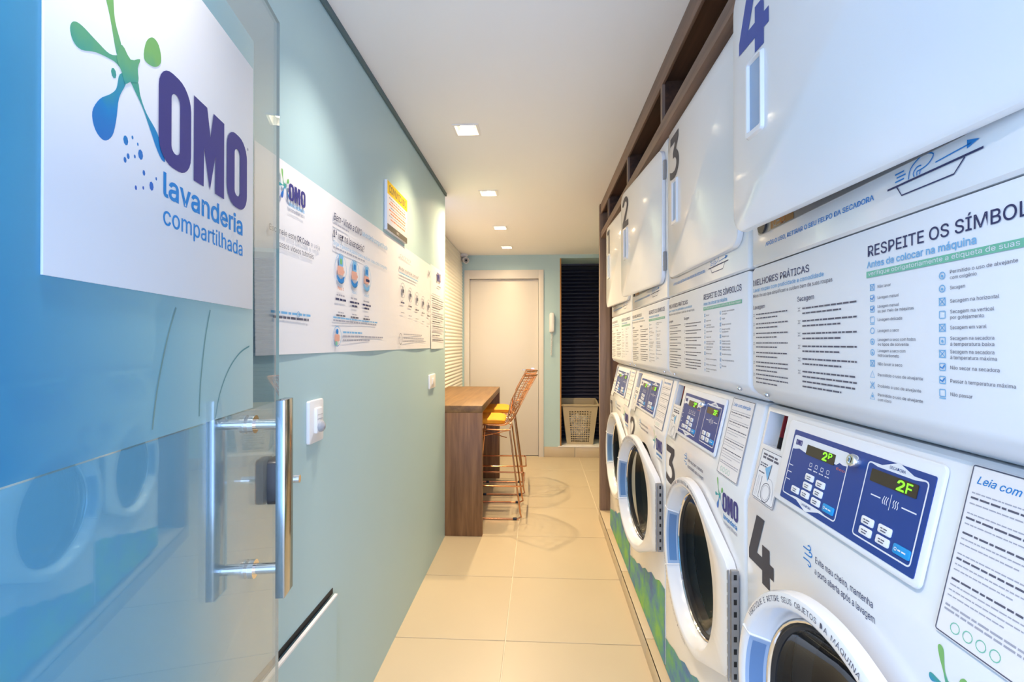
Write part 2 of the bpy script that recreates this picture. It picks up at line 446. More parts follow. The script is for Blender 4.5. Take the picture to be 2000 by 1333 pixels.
# back wall with door and window openings
DX0, DX1, DZ = -0.872, 0.046, 2.152
WX0, WX1, WZ0, WZ1 = 0.232, 0.80, 0.128, 2.285
b = MB()
b.box(XN - .1, DX0, YB, YB + .12, 0, ZC).box(DX0, DX1, YB, YB + .12, DZ, ZC).box(DX1, WX0, YB, YB + .12, 0, ZC)
b.box(DX0, DX1, YB + .105, YB + .12, 0, DZ).box(WX0, WX1, YB, YB + .12, WZ1, ZC).box(WX1, XR + .1, YB, YB + .12, 0, ZC).box(WX0, WX1, YB, YB + .12, 0, WZ0 - .012)
struct('wall_back', b, 'wall')
wr = struct('wall_right', MB().box(XR, XR + .1, FRONT_Y, YB + .6, 0, ZC), 'wall')
# tiled sill and skirting under the window
sk = sempty('baseboard_back')
for x0, x1 in ((DX1 + .004, 0.40), (0.404, XR)):
    MB().box(x0, x1, YB - .012, YB - .0005, 0.0005, WZ0 - .012, bev=.001).build('tile', 'tile', sk)
MB().box(WX0 - .02, WX1 + .02, YB - .016, YB + .56, WZ0 - .0115, WZ0, bev=.001).build('sill', 'plastic_white', sk)
# ceiling with square cut-outs for the downlights
HS = 0.052
b = MB(); xa, xb = -0.347 - HS, -0.347 + HS
b.box(XN - .1, xa, FRONT_Y, YB + .1, ZC, ZC + .03).box(xb, XR + .1, FRONT_Y, YB + .1, ZC, ZC + .03)
ys = [FRONT_Y]
for l in LAMPS: ys += [l[1] - HS, l[1] + HS]
ys.append(YB + .1)
for i in range(0, len(ys), 2): b.box(xa, xb, ys[i], ys[i + 1], ZC, ZC + .03)
struct('ceiling', b, 'ceiling')

# back door
d1 = sempty('door_1', ((DX0 + DX1) / 2, YB, 0))
cx = (DX0 + DX1) / 2
b = MB(); FW = 0.058
b.box(DX0 - cx, DX0 + FW - cx, -.014, .10, 0, DZ, bev=.002).box(DX1 - FW - cx, DX1 - cx, -.014, .10, 0, DZ, bev=.002)
b.box(DX0 + FW - cx, DX1 - FW - cx, -.014, .10, DZ - .10, DZ, bev=.002)
b.build('door_frame', 'door_white', d1)
lx0, lx1 = DX0 + FW + .003 - cx, DX1 - FW - .003 - cx
MB().box(lx0, lx1, .03, .068, .008, DZ - .103, bev=.002).build('door_leaf', 'door_white', d1)
b = MB()
hx = -0.083 - cx
b.lathe([(0.002, -.008), (.022, -.008), (.024, -.004), (.024, 0)], (hx, 1.0), 20, y0=.03)
b.tube([(hx, .03, 1.0), (hx, -.012, 1.0), (hx - .012, -.018, 1.0), (hx - .115, -.018, 1.0)], .008, 8)
b.build('door_handle', 'chrome', d1)
b = MB(); b.lathe([(0.002, -.006), (.018, -.006), (.020, 0)], (hx, .925), 16, y0=.03).box(hx - .003, hx + .003, .0225, .024, .917, .933, 1)
b.build('keyhole_rose', ['chrome', 'black'], d1)

# louvred window
w1 = sempty('window_1', ((WX0 + WX1) / 2, YB + .44, WZ0))
wc = (WX0 + WX1) / 2; hw = (WX1 - WX0) / 2; H = WZ1 - WZ0
b = MB()
b.box(-hw - .05, -hw + .012, -.02, .05, 0, H).box(hw - .012, hw + .05, -.02, .05, 0, H).box(-hw, hw, -.02, .05, H - .02, H + .04)
b.build('window_frame', 'slat', w1)
MB().box(-hw, hw, .05, .06, 0, H).build('backing', 'black', w1)
b = MB(); b.box(-hw - .06, -hw, -.32, -.02, 0, H + .04).box(hw, hw + .06, -.32, -.02, 0, H + .04).box(-hw - .06, hw + .06, -.32, -.02, H, H + .05)
b.build('window_reveal', 'wall', w1)
b = MB(); b.box(-hw, -hw + .016, -.442, -.40, 0.001, H - .001, bev=.001).build('edge_strip', 'brass', w1)
sp = 0.0445
sm_ = MB()
sm_.add([(-hw + .012, -.018, 0), (hw - .012, -.018, 0), (hw - .012, .030, .034), (-hw + .012, .030, .034),
         (-hw + .012, -.018, -.005), (hw - .012, -.018, -.005), (hw - .012, .030, .029), (-hw + .012, .030, .029)],
        [(0, 1, 2, 3), (7, 6, 5, 4), (0, 4, 5, 1), (2, 6, 7, 3), (1, 5, 6, 2), (0, 3, 7, 4)])
sme = sm_.mesh('slat', ['slat'])
for i in range(int((H - .05) / sp)): link('slat', sme, w1, (0, 0, .012 + i * sp))

# plinth under the machines
pl = sempty('plinth')
PX, PH = 0.437, 0.086
MB().box(PX + .012, XR, FRONT_Y, 3.66, 0.0005, PH - .0125).build('core', 'grout', pl)
ya = [FRONT_Y, -.35, .25, .85, 1.45, 2.05, 2.65, 3.25, 3.66]
for i in range(len(ya) - 1):
    MB().box(PX, PX + .0115, ya[i] + .001, ya[i + 1] - .001, 0.0005, PH - .0005, bev=.001).build('tile', 'tile', pl)
    MB().box(PX, XR, ya[i] + .001, ya[i + 1] - .001, PH - .012, PH, bev=.001).build('tile', 'tile', pl)
pl['kind'] = 'structure'

# ------------------------------------------------------------------ brand artwork (flat print), in units of the square sign
def art_splash(b, ox, oz, s, y=0.0, m=0, drops=True):
    T = lambda P: [(ox + x * s, oz + z * s) for x, z in P]
    limbs = [[(.062, .345), (.072, .355), (.083, .345), (.085, .310), (.088, .285), (.098, .264), (.098, .25), (.090, .252), (.080, .285), (.068, .315)],
             [(.028, .238), (.032, .247), (.042, .250), (.061, .247), (.080, .245), (.096, .252), (.097, .240), (.086, .241), (.061, .235), (.042, .226), (.032, .228)],
             [(.135, .274), (.139, .295), (.151, .308), (.163, .306), (.168, .290), (.160, .278), (.147, .272)],
             [(.108, .238), (.095, .232), (.090, .214), (.081, .203), (.066, .190), (.056, .172), (.060, .156), (.072, .150), (.084, .160), (.090, .180), (.094, .205), (.104, .225)],
             [(.106, .240), (.124, .240), (.129, .226), (.140, .211), (.161, .196), (.176, .170), (.170, .167), (.160, .176), (.146, .196), (.133, .214), (.118, .228)]]
    for k, P in enumerate(limbs): b.plate(smooth_poly(T(P), 4), y - k * 4e-5 * (1 if s > .2 else .4), m)
    b.plate(smooth_poly(T([(.098, .266), (.112, .258), (.128, .268), (.124, .255), (.125, .240), (.112, .233), (.103, .226), (.098, .236), (.090, .247)]), 3), y - 3e-4 * s, m)
    if drops:
        for x, z, r in ((.105, .164, .005), (.13, .158, .0055), (.109, .148, .003), (.104, .142, .003), (.136, .139, .003), (.150, .128, .005), (.122, .117, .0025), (.135, .121, .002), (.159, .140, .002), (.086, .228, .005), (.116, .172, .002), (.120, .152, .002), (.125, .168, .0018)):
            b.plate(circ(ox + x * s, oz + z * s, r * s * .8, 8, r * s * 1.1), y, m)
def art_omo(b, ox, oz, s, y=0.0, m=0):
    T = lambda P: [(ox + x * s, oz + z * s) for x, z in P]
    for x0, x1 in ((.162, .234), (.337, .410)):
        b.ring(T(rrect(x0, x1, .165, .287, .030, 6)), T(rrect(x0 + .0265, x1 - .0265, .185, .263, .0092, 6)), y, m)
    b.plate(T([(.241, .166), (.267, .166), (.268, .222), (.286, .166)][:3] + [(.2845, .166), (.3005, .222), (.300, .166), (.328, .166), (.328, .285), (.295, .285), (.286, .246), (.2765, .285), (.241, .285)]), y, m)
def art_words(b, ox, oz, s, y=0.0, m=0, m2=None):
    b.txt('lavanderia', ox + .173 * s, oz + .124 * s, .0295 * s, .222 * s, m, .015, y)
    b.txt('compartilhada', ox + .173 * s, oz + .0885 * s, .0235 * s, .222 * s, m if m2 is None else m2, .004, y)

# ------------------------------------------------------------------ glass door (structure) with film and pull handle
GH = math.radians(9.8)
GL = (-0.519, 0.849, 0.0)
GR = (0, 0, PI / 2 + GH)          # local x runs along the pane away from the camera, local -y faces the aisle
gd = sempty('door_2', GL, GR)
GT, GX0, GX1 = 1.977, -0.80, 0.146
b = MB(); b.box(GX0, GX1, 0.0, 0.006, 0.012, GT)
for i, q in enumerate(b.f):
    c = [sum(b.v[k][j] for k in q) / 4 for j in range(3)]
    if abs(c[1] - .003) < .002: b.m[i] = 1
b.build('glass_pane', ['glass', 'glass_edge'], gd)
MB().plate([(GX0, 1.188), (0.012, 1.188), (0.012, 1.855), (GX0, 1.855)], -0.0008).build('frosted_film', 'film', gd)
MB().plate([(GX0, .03), (0.145, .03), (0.145, 1.186), (GX0, 1.186)], -0.0005).build('daylight_tint_sheet', 'daylight_sheet', gd)  # added sheet that tints the lower glass with blue daylight
b = MB()
for P in ([(-.235, 1.352), (-.255, 1.31), (-.275, 1.25), (-.285, 1.20)], [(-.145, 1.355), (-.16, 1.31), (-.172, 1.25), (-.176, 1.20)],
          [(-.005, 1.300), (-.045, 1.288), (-.085, 1.262), (-.115, 1.225), (-.128, 1.19)]):
    b.stroke(smooth_poly(P, 5, False), .0028, -0.0012)
b.build('film_dark_line', 'glass_edge', gd)  # thin dark curved lines across the film
hd = link('pull_handle', None, gd)
HX = 0.004
for z in (1.159, 0.899):
    b = MB(); b.tube([(HX, -.050, z), (HX, .052, z)], .0095, 14)
    for y0 in (-.009, .006): b.lathe([(.0095, 0), (.0165, 0), (.0165, .008 if y0 > 0 else .009), (.0095, .008 if y0 > 0 else .009)], (HX, z), 18, y0=y0 if y0 > 0 else -.009)
    b.build('standoff', 'chrome', hd)
for nm, y0, y1 in (('pull_bar', -.066, -.050), ('pull_bar', .052, .066)):
    MB().box(HX - .021, HX + .024, y0, y1, 0.853, 1.204, bev=.0012).build(nm, 'bar_steel', hd)
lk = MB(); lk.prism(rrect(.080, .132, 0.987, 1.075, .010), -.022, -.0005, 0, .004); lk.prism(rrect(.080, .132, 0.987, 1.075, .010), .0065, .022, 0)
lk.build('lock_body', 'dark', gd)
lk = MB(); lk.tube([(.104, -.022, 1.032), (.104, -.055, 1.032)], .008, 14)
lk.build('lock_cylinder', 'chrome', gd)

# square sign on the glass
sg = thing('logo_sign', 'big square white sign with OMO lavanderia compartilhada logo hung on the glass door', 'sign', (GL[0], GL[1], 1.366), GR)
SW = 0.437
SGO = (-0.434, -.0062, 0)
MB().box(SGO[0], SGO[0] + SW, -.0034, -.0010, 0, 0.434, bev=.0003).build('sign_board', 'sign', sg)
b = MB(); art_splash(b, SGO[0], 0, 1, -.0036); b.build('splash_emblem', 'splash', sg)
b = MB(); art_omo(b, SGO[0], 0, 1, -.0044, 0); art_words(b, SGO[0], 0, 1, -.0038, 1)
b.txt('®', SGO[0] + .412, .276, .006, None, 0, 0, -.0038)
b.build('logo_lettering', ['navy', 'blue_ink'], sg)
for o in sg.children: o.scale.x = 1.03

# ------------------------------------------------------------------ left wall: posters, notice, switches, hatch
LR = (0, 0, PI / 2)
ps = thing('wall_poster', 'long white poster with OMO logo, welcome text and step pictures under the yellow notice', 'poster', (XL, 1.06, 1.277), LR)
L1 = 1.77
def curl(b, x0, x1, z0, z1, n, amp):
    """thin vinyl sheet whose lower edge stands off the wall in waves"""
    F, Bk = [], []
    for j in range(7):
        t = j / 6; z = lerp(z0, z1, t); k = (1 - t) ** 3
        for i in range(n + 1):
            x = lerp(x0, x1, i / n); d = amp * k * (0.5 + 0.5 * math.sin(x * 9.0 + 1.0)) + .0008
            F.append((x, -d - .0007, z)); Bk.append((x, -d, z))
    N = n + 1; V = F + Bk; o = len(F); Q = []
    for j in range(6):
        for i in range(n):
            a = j * N + i; Q += [(a, a + 1, a + 1 + N, a + N), (o + a + N, o + a + 1 + N, o + a + 1, o + a)]
    for i in range(n):
        Q += [(o + i, o + i + 1, i + 1, i), (6 * N + i, 6 * N + i + 1, o + 6 * N + i + 1, o + 6 * N + i)]
    b.add(V, Q, 0, True)
b = MB(); curl(b, 0, L1, 0, .484, 60, .004); b.build('sheet', 'paper', ps)
def P(y, z): return (y - 1.06, z - 1.277)
YF = -.0065
b = MB(); s = .355; ox = 1.201 - 1.06 - .162 * s; oz = 1.669 - 1.277 - .165 * s
art_splash(b, ox, oz, s, YF, 0, False); b.build('splash_emblem', 'splash', ps)
b = MB()       # 0 navy 1 grey 2 light 3 blue 4 pale blue 5 peach 6 dark
art_omo(b, ox, oz, s, YF - .0004, 0); art_words(b, ox, oz, s, YF, 4, 2)
b.txt('Escaneie este', *P(1.113, 1.573), .0145, .125, 1, 0, YF); b.txt('QR Code', *P(1.245, 1.573), .0145, .068, 6, .012, YF); b.txt('e veja', *P(1.322, 1.573), .0145, .055, 2, 0, YF)
b.txt('nossos vídeos tutoriais', *P(1.146, 1.541), .0145, .192, 1, 0, YF)
b.words(*P(1.12, 1.378), .20, .006, 4, YF); b.words(*P(1.13, 1.366), .18, .006, 1, YF); b.ring(circ(*P(1.253, 1.381), .008, 14), circ(*P(1.253, 1.381), .006, 14), YF, 4)
b.txt('Bem-Vindo a OMO', *P(1.472, 1.688), .022, .235, 6, .006, YF, shear=.25); b.txt('lavanderia compartilhada', *P(1.716, 1.692), .018, .285, 4, .004, YF, shear=.25)
b.words(*P(1.472, 1.674), .12, .005, 2, YF)
b.txt('1ª vez na lavanderia?', *P(1.470, 1.634), .023, .265, 6, .004, YF)
b.txt('Siga o passo a passo para realizar o seu ciclo completo', *P(1.470, 1.611), .0125, .53, 4, 0, YF); b.words(*P(1.470, 1.600), .27, .005, 2, YF)
for k, c in enumerate((1.527, 1.643, 1.761)):
    x, z = P(c, 1.543)
    b.ring(circ(x, z, .045, 24, .048), circ(x, z, .043, 24, .046), YF, 4)
    b.plate(rrect(x - .017, x + .017, z + .008, z + .043, .006), YF - .0003, 4); b.plate(rrect(x - .009, x + .009, z + .014, z + .032, .004), YF - .0006, 3 if k else 7)
    b.plate(rrect(x - .026, x + .022, z - .020, z + .008, .008), YF - .0002, 5); b.plate(rrect(x - .010, x + .028, z - .012, z - .002, .004), YF - .0004, 6 if k == 2 else 5)
    b.plate(smooth_poly([(x - .030, z - .022), (x, z - .034), (x + .030, z - .020), (x + .020, z - .042), (x, z - .047), (x - .020, z - .042)], 3), YF, 3 if k < 2 else 4)
    b.txt('Passo %d' % (k + 1), x, z - .068, .010, .044, 8 if k == 0 else 4, .004, YF, 'C')
    b.words(x - .033, z - .088, .062, .005, 2, YF); b.words(x - .040, z - .102, .082, .0065, 6, YF)
    if k: b.words(x - .022, z - .114, .046, .0065, 6, YF)
    b.words(x - .022, z - .142, .044, .004, 2, YF); b.words(x - .034, z - .152, .070, .005, 1, YF)
b.words(*P(1.470, 1.383), .416, .005, 4, YF); b.words(*P(1.470, 1.374), .40, .005, 2, YF)
x, z = P(1.500, 1.327); b.ring(circ(x, z, .032, 20), circ(x, z, .030, 20), YF, 4); b.plate(rrect(x - .018, x + .018, z - .016, z + .006, .006), YF, 5); b.plate(circ(x, z + .015, .009, 12), YF, 3); b.plate(circ(x - .006, z - .022, .007, 10), YF, 9)
b.words(*P(1.545, 1.338), .17, .006, 4, YF); b.words(*P(1.545, 1.325), .40, .006, 2, YF); b.words(*P(1.545, 1.313), .25, .005, 2, YF)
b.txt('omo', *P(2.186, 1.700), .016, .19, 2, 0, YF)
b.txt('Dúvidas, reclamações, como usar?', *P(2.180, 1.640), .015, .35, 6, .002, YF); b.words(*P(2.180, 1.625), .34, .005, 4, YF); b.words(*P(2.180, 1.612), .30, .005, 2, YF)
for k in range(5):
    x, z = P(2.235 + .132 * k, 1.55 - .008 * k); b.ring(circ(x, z, .042, 20, .036), circ(x, z, .039, 20, .033), YF, 2); b.plate(rrect(x - .012, x + .012, z - .02, z + .02, .006), YF, 2); b.plate(rrect(x - .005, x + .020, z - .01, z + .006, .004), YF - .0003, 1)
    b.words(x - .032, z - .060, .064, .0065, 6 if k == 0 else 1, YF)
    b.words(x - .028, z - .105, .052, .004, 2, YF)
x, z = P(2.200, 1.325); b.ring(circ(x, z, .026, 16), circ(x, z, .023, 16), YF, 1)
b.words(*P(2.25, 1.345), .36, .005, 2, YF); b.words(*P(2.25, 1.327), .40, .005, 2, YF); b.words(*P(2.25, 1.312), .44, .005, 2, YF)
b.stroke([P(2.755, 1.722), P(2.795, 1.686)], .005, YF, 6); b.stroke([P(2.795, 1.722), P(2.755, 1.686)], .005, YF, 6)
b.build('printed_text', ['navy', 'grey_ink', 'light_ink', 'blue_ink', 'pale_blue_ink', 'peach', 'ink', 'splash', 'orange_ink', 'mint'], ps)

p2 = thing('wall_poster', 'narrow white rules sheet at the far end of the long poster, full of fine lines', 'poster', (XL, 2.834, 1.272), LR)
b = MB(); curl(b, 0, .392, 0, .500, 16, .004); b.build('sheet', 'paper', p2)
b = MB(); art_omo(b, .085, .345, .45, YF, 0); b.words(.17, .385, .10, .006, 1, YF)
for k in range(11): b.words(.03, .325 - k * .0275, .33 if k % 3 else .22, .006, 1 if k % 4 else 2, YF)
for k in range(6): b.words(.03, .312 - k * .05, .30, .004, 2, YF)
b.build('printed_text', ['navy', 'grey_ink', 'light_ink'], p2)

nb = thing('notice_board', 'small white notice with yellow COMUNICADO heading above the long poster', 'notice', (XL, 1.98, 1.776), LR)
MB().box(0, .305, -.013, -.0005, 0, .206, bev=.001).build('board', 'paper', nb)
b = MB(); y = -.0133
b.plate([(.002, .150), (.303, .150), (.303, .205), (.002, .205)], y, 0); b.txt('COMUNICADO', .025, .162, .030, .255, 1, .012, y - .0003)
for k in range(8): b.words(.045 if k % 2 else .025, .136 - k * .0125, .22 if k % 2 else .25, .005, 2 if k % 3 else 3, y)
b.plate([(.002, .001), (.303, .001), (.303, .026), (.002, .026)], y, 4); b.txt('OMO', .150, .009, .009, .035, 5, .01, y - .0003, 'C')
b.build('printed_text', ['yellow_ink', 'brown_ink', 'orange_ink', 'light_ink', 'brown_ink', 'paper'], nb)

sw = thing('wall_switch', 'white wall plate with motion sensor on the green wall beside the glass door', 'switch', (XL, 1.309, 1.025), LR)
MB().prism(rrect(0, .088, 0, .120, .006), -.010, -.0005, 0, .003).build('cover_plate', 'plastic_white', sw)
b = MB(); b.prism(rrect(.028, .066, .026, .098, .004), -.018, -.009, 0, .003)
b.build('sensor_module', 'plastic_white', sw)
b = MB()
b.lathe([(.0165, 0), (.0155, -.008), (.010, -.013), (.001, -.015)], (.047, .045), 18, 0, y0=-.017); b.plate([(.031, .066), (.063, .066), (.063, .0675), (.031, .0675)], -.0184, 0); b.plate([(.031, .078), (.063, .078), (.063, .0792), (.031, .0792)], -.0184, 0)
b.build('sensor_lens', 'plastic_grey', sw)
s2 = thing('wall_switch', 'small white rocker switch near the far end of the green wall, under the posters', 'switch', (XL, 2.785, 1.04), LR)
MB().prism(rrect(0, .150, 0, .082, .006), -.010, -.0005, 0, .003).build('cover_plate', 'plastic_white', s2)
MB().prism(rrect(.055, .095, .022, .060, .003), -.014, -.009, 0, .003).build('rocker', 'plastic_white', s2)

hp = thing('access_hatch', 'low painted access hatch in the green wall, slightly ajar with a pale top edge', 'hatch', (XL, 0.96, .02), LR)
b = MB(); b.prism([(0, 0), (.517, 0), (.517, .508), (0, .508)], -.012, -.004)
b.build('hatch_panel', 'wall', hp, rot=(.012, 0, 0))
MB().box(0, .517, -.0185, -.009, .508, .5135).build('panel_edge', 'plastic_white', hp)
MB().box(0, .520, -.0022, -.0004, .512, .529).build('gap', 'black', hp)

# ------------------------------------------------------------------ machines
W, PITCH, XW = 0.696, 0.700, 0.457
YM = {4: 1.117, 3: 1.817, 2: 2.517, 1: 3.217}
MR = (0, 0, -PI / 2)
Z0 = PH                        # plinth top
def put(parent_z):             # shift for meshes written with absolute heights
    return (0, 0, -parent_z)
CU, CZ, DR = 0.349, 0.658, 0.245      # washer door centre and radius, measured from the far edge of the machine
PA = math.atan2(.047, .203)           # lean of the control panel

def digit(n, b, x0, x1, z0, z1, y, m=0):
    T = lambda P: [(lerp(x0, x1, x), lerp(z0, z1, z)) for x, z in P]
    if n == 4:
        b.plate(T([(.34, 1), (.66, 1), (.34, .40), (.56, .40), (.56, .60), (.85, .60), (.85, .40), (1, .40), (1, .20), (.85, .20), (.85, 0), (.56, 0), (.56, .20), (0, .20), (0, .36)]), y, m)
    elif n == 3:
        out = [(.06, 1), (.06, .82), (.58, .82), (.34, .60), (.34, .47), (.48, .47)]
        out += [(.46 + .25 * math.cos(a), .315 + .155 * math.sin(a)) for a in [math.radians(85 - 17 * i) for i in range(11)]]
        out += [(.27, .17), (.12, .20), (0, .24), (0, .06), (.15, .02)]
        o2 = [(.46 + .53 * math.cos(a), .315 + .315 * math.sin(a)) for a in [math.radians(-100 + 16 * i) for i in range(10)]]
        out += o2 + [(.68, .62), (.94, .84), (.94, 1)]
        b.plate(T(out[::-1]), y, m)
    elif n == 2:
        top = [(.0, .74)] + [(.48 + .50 * math.cos(a), .70 + .30 * math.sin(a)) for a in [math.radians(165 - 20 * i) for i in range(11)]]
        inn = [(.48 + .24 * math.cos(a), .70 + .14 * math.sin(a)) for a in [math.radians(-35 + 20 * i) for i in range(11)]]
        b.plate(T((top + [(.50, .19), (1, .19), (1, 0), (.02, 0), (.02, .16)] + inn + [(.24, .70)])[::-1]), y, m)
    else:
        b.plate(T([(.10, 1), (.75, 1), (.75, 0), (.45, 0), (.45, .82), (.10, .82)][::-1]), y, m)

def bool_cut(base, cutters):
    """cut the holes of base (an MB) with cutter builders; returns the mesh"""
    me = base.mesh('cabinet', ['enamel', 'black']); ob = link('cabinet', me); cs = []
    for c in cutters:
        co = link('cutter', c.mesh('cutter', ['enamel', 'black'])); cs.append(co)
        md = ob.modifiers.new('b', 'BOOLEAN'); md.operation = 'DIFFERENCE'; md.object = co; md.solver = 'EXACT'
    bpy.context.view_layer.update()
    dg = bpy.context.evaluated_depsgraph_get()
    r = bpy.data.meshes.new_from_object(ob.evaluated_get(dg)); r.name = 'cabinet'
    for o in [ob] + cs: bpy.data.objects.remove(o)
    r.set_sharp_from_angle(angle=math.radians(30))
    return r

def profile_body(prof, x0, x1, bev):
    bm = bmesh.new()
    A = [bm.verts.new((x0, y, z)) for y, z in prof]; B = [bm.verts.new((x1, y, z)) for y, z in prof]; n = len(prof)
    fa = bm.faces.new(A); fb = bm.faces.new(B[::-1])
    for i in range(n): bm.faces.new((A[i], B[i], B[(i + 1) % n], A[(i + 1) % n]))
    bmesh.ops.recalc_face_normals(bm, faces=list(bm.faces))
    bmesh.ops.bevel(bm, geom=list(fa.edges) + list(fb.edges), offset=bev, segments=3, profile=.5, affect='EDGES')
    b = MB(); b.addbm(bm, 0, True); return b

def washer_cabinet():
    z0 = .121 - Z0
    prof = [(.70, z0), (.006, z0), (0, z0 + .006), (0, .958 - Z0), (.0035, .970 - Z0), (.047, 1.166 - Z0), (.055, 1.171 - Z0), (.70, 1.171 - Z0)]
    b = profile_body(prof, 0.001, W + .001, .012)
    hole = MB().prism(circ(CU, CZ - Z0, .2125, 48), -.1, .50, 1)
    rec = MB().box(.020, .098, -.05, .045, .124, .196, 0)
    R = Matrix.Rotation(-PA, 3, 'X')
    rec.v = [tuple((R @ Vector(p)) + Vector((0, .0015, .966 - Z0))) for p in rec.v]
    return bool_cut(b, [hole, rec])

def door_outline(n=72):
    hull = [(DR * math.cos(a), DR * math.sin(a)) for a in [2 * PI * i / 360 for i in range(360)]]
    hx, hz = .314, .127
    out = []
    t = math.atan2(hz, hx); d = math.hypot(hx, hz); al = math.acos(DR / d)
    P = [(hx, -hz), (hx, hz)]
    a0 = t + al
    k = 0
    while True:
        a = a0 + math.radians(3) * k
        if a > 2 * PI - t - al: break
        P.append((DR * math.cos(a), DR * math.sin(a))); k += 1
    a = 2 * PI - t - al; P.append((DR * math.cos(a), DR * math.sin(a)))
    # cast rays at even angles
    m = len(P)
    for i in range(n):
        a = 2 * PI * i / n; dx, dz = math.cos(a), math.sin(a); best = None
        for j in range(m):
            (x1, z1), (x2, z2) = P[j], P[(j + 1) % m]
            ex, ez = x2 - x1, z2 - z1; den = dx * ez - dz * ex
            if abs(den) < 1e-12: continue
            tt = (x1 * ez - z1 * ex) / den; uu = (x1 * dz - z1 * dx) / den
            if tt > 0 and -1e-6 <= uu <= 1 + 1e-6 and (best is None or tt > best): best = tt
        out.append(best)
    return out
DO = door_outline()

def door_body(b):
    n = len(DO); A = [2 * PI * i / n for i in range(n)]
    hx = -(.314)                # origin of the door mesh is the hinge line
    def loop(fr, y, scale=None):
        return [(hx + (DO[i] + fr if scale is None else scale) * math.cos(a), y, (DO[i] + fr if scale is None else scale) * math.sin(a)) for i, a in enumerate(A)]
    L = [loop(0, -.001), loop(0, -.016), loop(-.003, -.0215), loop(-.010, -.024), loop(0, -.024, .222), loop(0, -.021, .217), loop(0, .012, .2015), loop(0, .024, .199), loop(0, .024, .2035), loop(0, .004, .2075), loop(0, -.001, .2095)]
    b.loft(L, 0, True, close=True)
def door_seal(b):
    b.lathe([(.2005, .014), (.198, .011), (.195, .012), (.192, .018)], (-.314, 0), 48, 0)
    b.lathe([(.1925, .017), (.189, .014), (.184, .020), (.184, .034)], (-.314, 0), 48, 1)
def door_glass(b):
    b.lathe([(.186, .020), (.181, .028), (.165, .045), (.135, .075), (.09, .092), (.001, .098)], (-.314, 0), 48, 0)
def door_grip(b):
    # scooped pull let into the far wall of the ring
    def rw(y): return .217 - .0155 * (y + .021) / .033 - .0006
    def patch(h, ya, yb, off, m):
        N = 12; L = []
        for y in (ya, yb):
            L.append([(-.314 + (rw(y) - off) * math.cos(a), y, (rw(y) - off) * math.sin(a)) for a in [PI - h + 2 * h * i / N for i in range(N + 1)]])
        b.add(L[0] + L[1], [(i, i + 1, N + 2 + i, N + 1 + i) for i in range(N)], m, True)
    h = math.radians(25)
    patch(h, -.0205, .012, .0, 0); patch(h * .86, -.0145, .007, .0005, 1)
    for a in (PI - h, PI + h):
        ca, sa = math.cos(a), math.sin(a)
        b.tube([(-.314 + .236 * ca, -.0242, .236 * sa), (-.314 + .217 * ca, -.0215, .217 * sa), (-.314 + .2015 * ca, .012, .2015 * sa)], .0028, 6, 2)
def door_hinge(b):
    b.box(.0008, .010, -.0195, -.003, -.127, .127, 0)
    for i in range(9):
        z = -.113 + i * .0282; b.box(.0098, .0108, -.0145, -.0080, z - .006, z + .006, 1); b.box(-.002, .0009, -.0255, -.0235, z - .010, z + .010, 0)
    b.tube([(.0045, -.0245, -.127), (.0045, -.0245, .127)], .0022, 8, 0)
def door_print(b):
    # warning print bent around the ring
    t = 'VERIFIQUE E RETIRE SEUS OBJETOS DA MÁQUINA'
    def arc(t, a_from, a_to, r, h, flip):
        w = [max((max(p[0] for p in glyphs(c)[0]) - min(p[0] for p in glyphs(c)[0])) if c != ' ' and glyphs(c)[0] else .3, .12) + .09 for c in t]
        tot = sum(w); acc = 0; k = h / CAP
        a_to = a_from + (1 if flip else -1) * math.degrees(tot * k / r)
        for c, ww in zip(t, w):
            mid = (acc + ww / 2) / tot; acc += ww
            if c == ' ': continue
            a = math.radians(lerp(a_from, a_to, mid)); v, f = glyphs(c)
            x0 = (min(p[0] for p in v) + max(p[0] for p in v)) / 2
            ca, sa = math.cos(a), math.sin(a)
            V = []
            for px, py in v:
                lx, lz = (px - x0) * k, py * k
                if flip: V.append((-.314 + (r - lz) * ca - lx * sa * 1, -.0244, (r - lz) * sa + lx * ca))
                else: V.append((-.314 + (r + lz) * ca + lx * sa, -.0244, (r + lz) * sa - lx * ca))
            b.add(V, f, 0)
    arc(t, 146, 30, .2275, .0088, False)
    arc(t, 196, 290, .244, .0085, True)

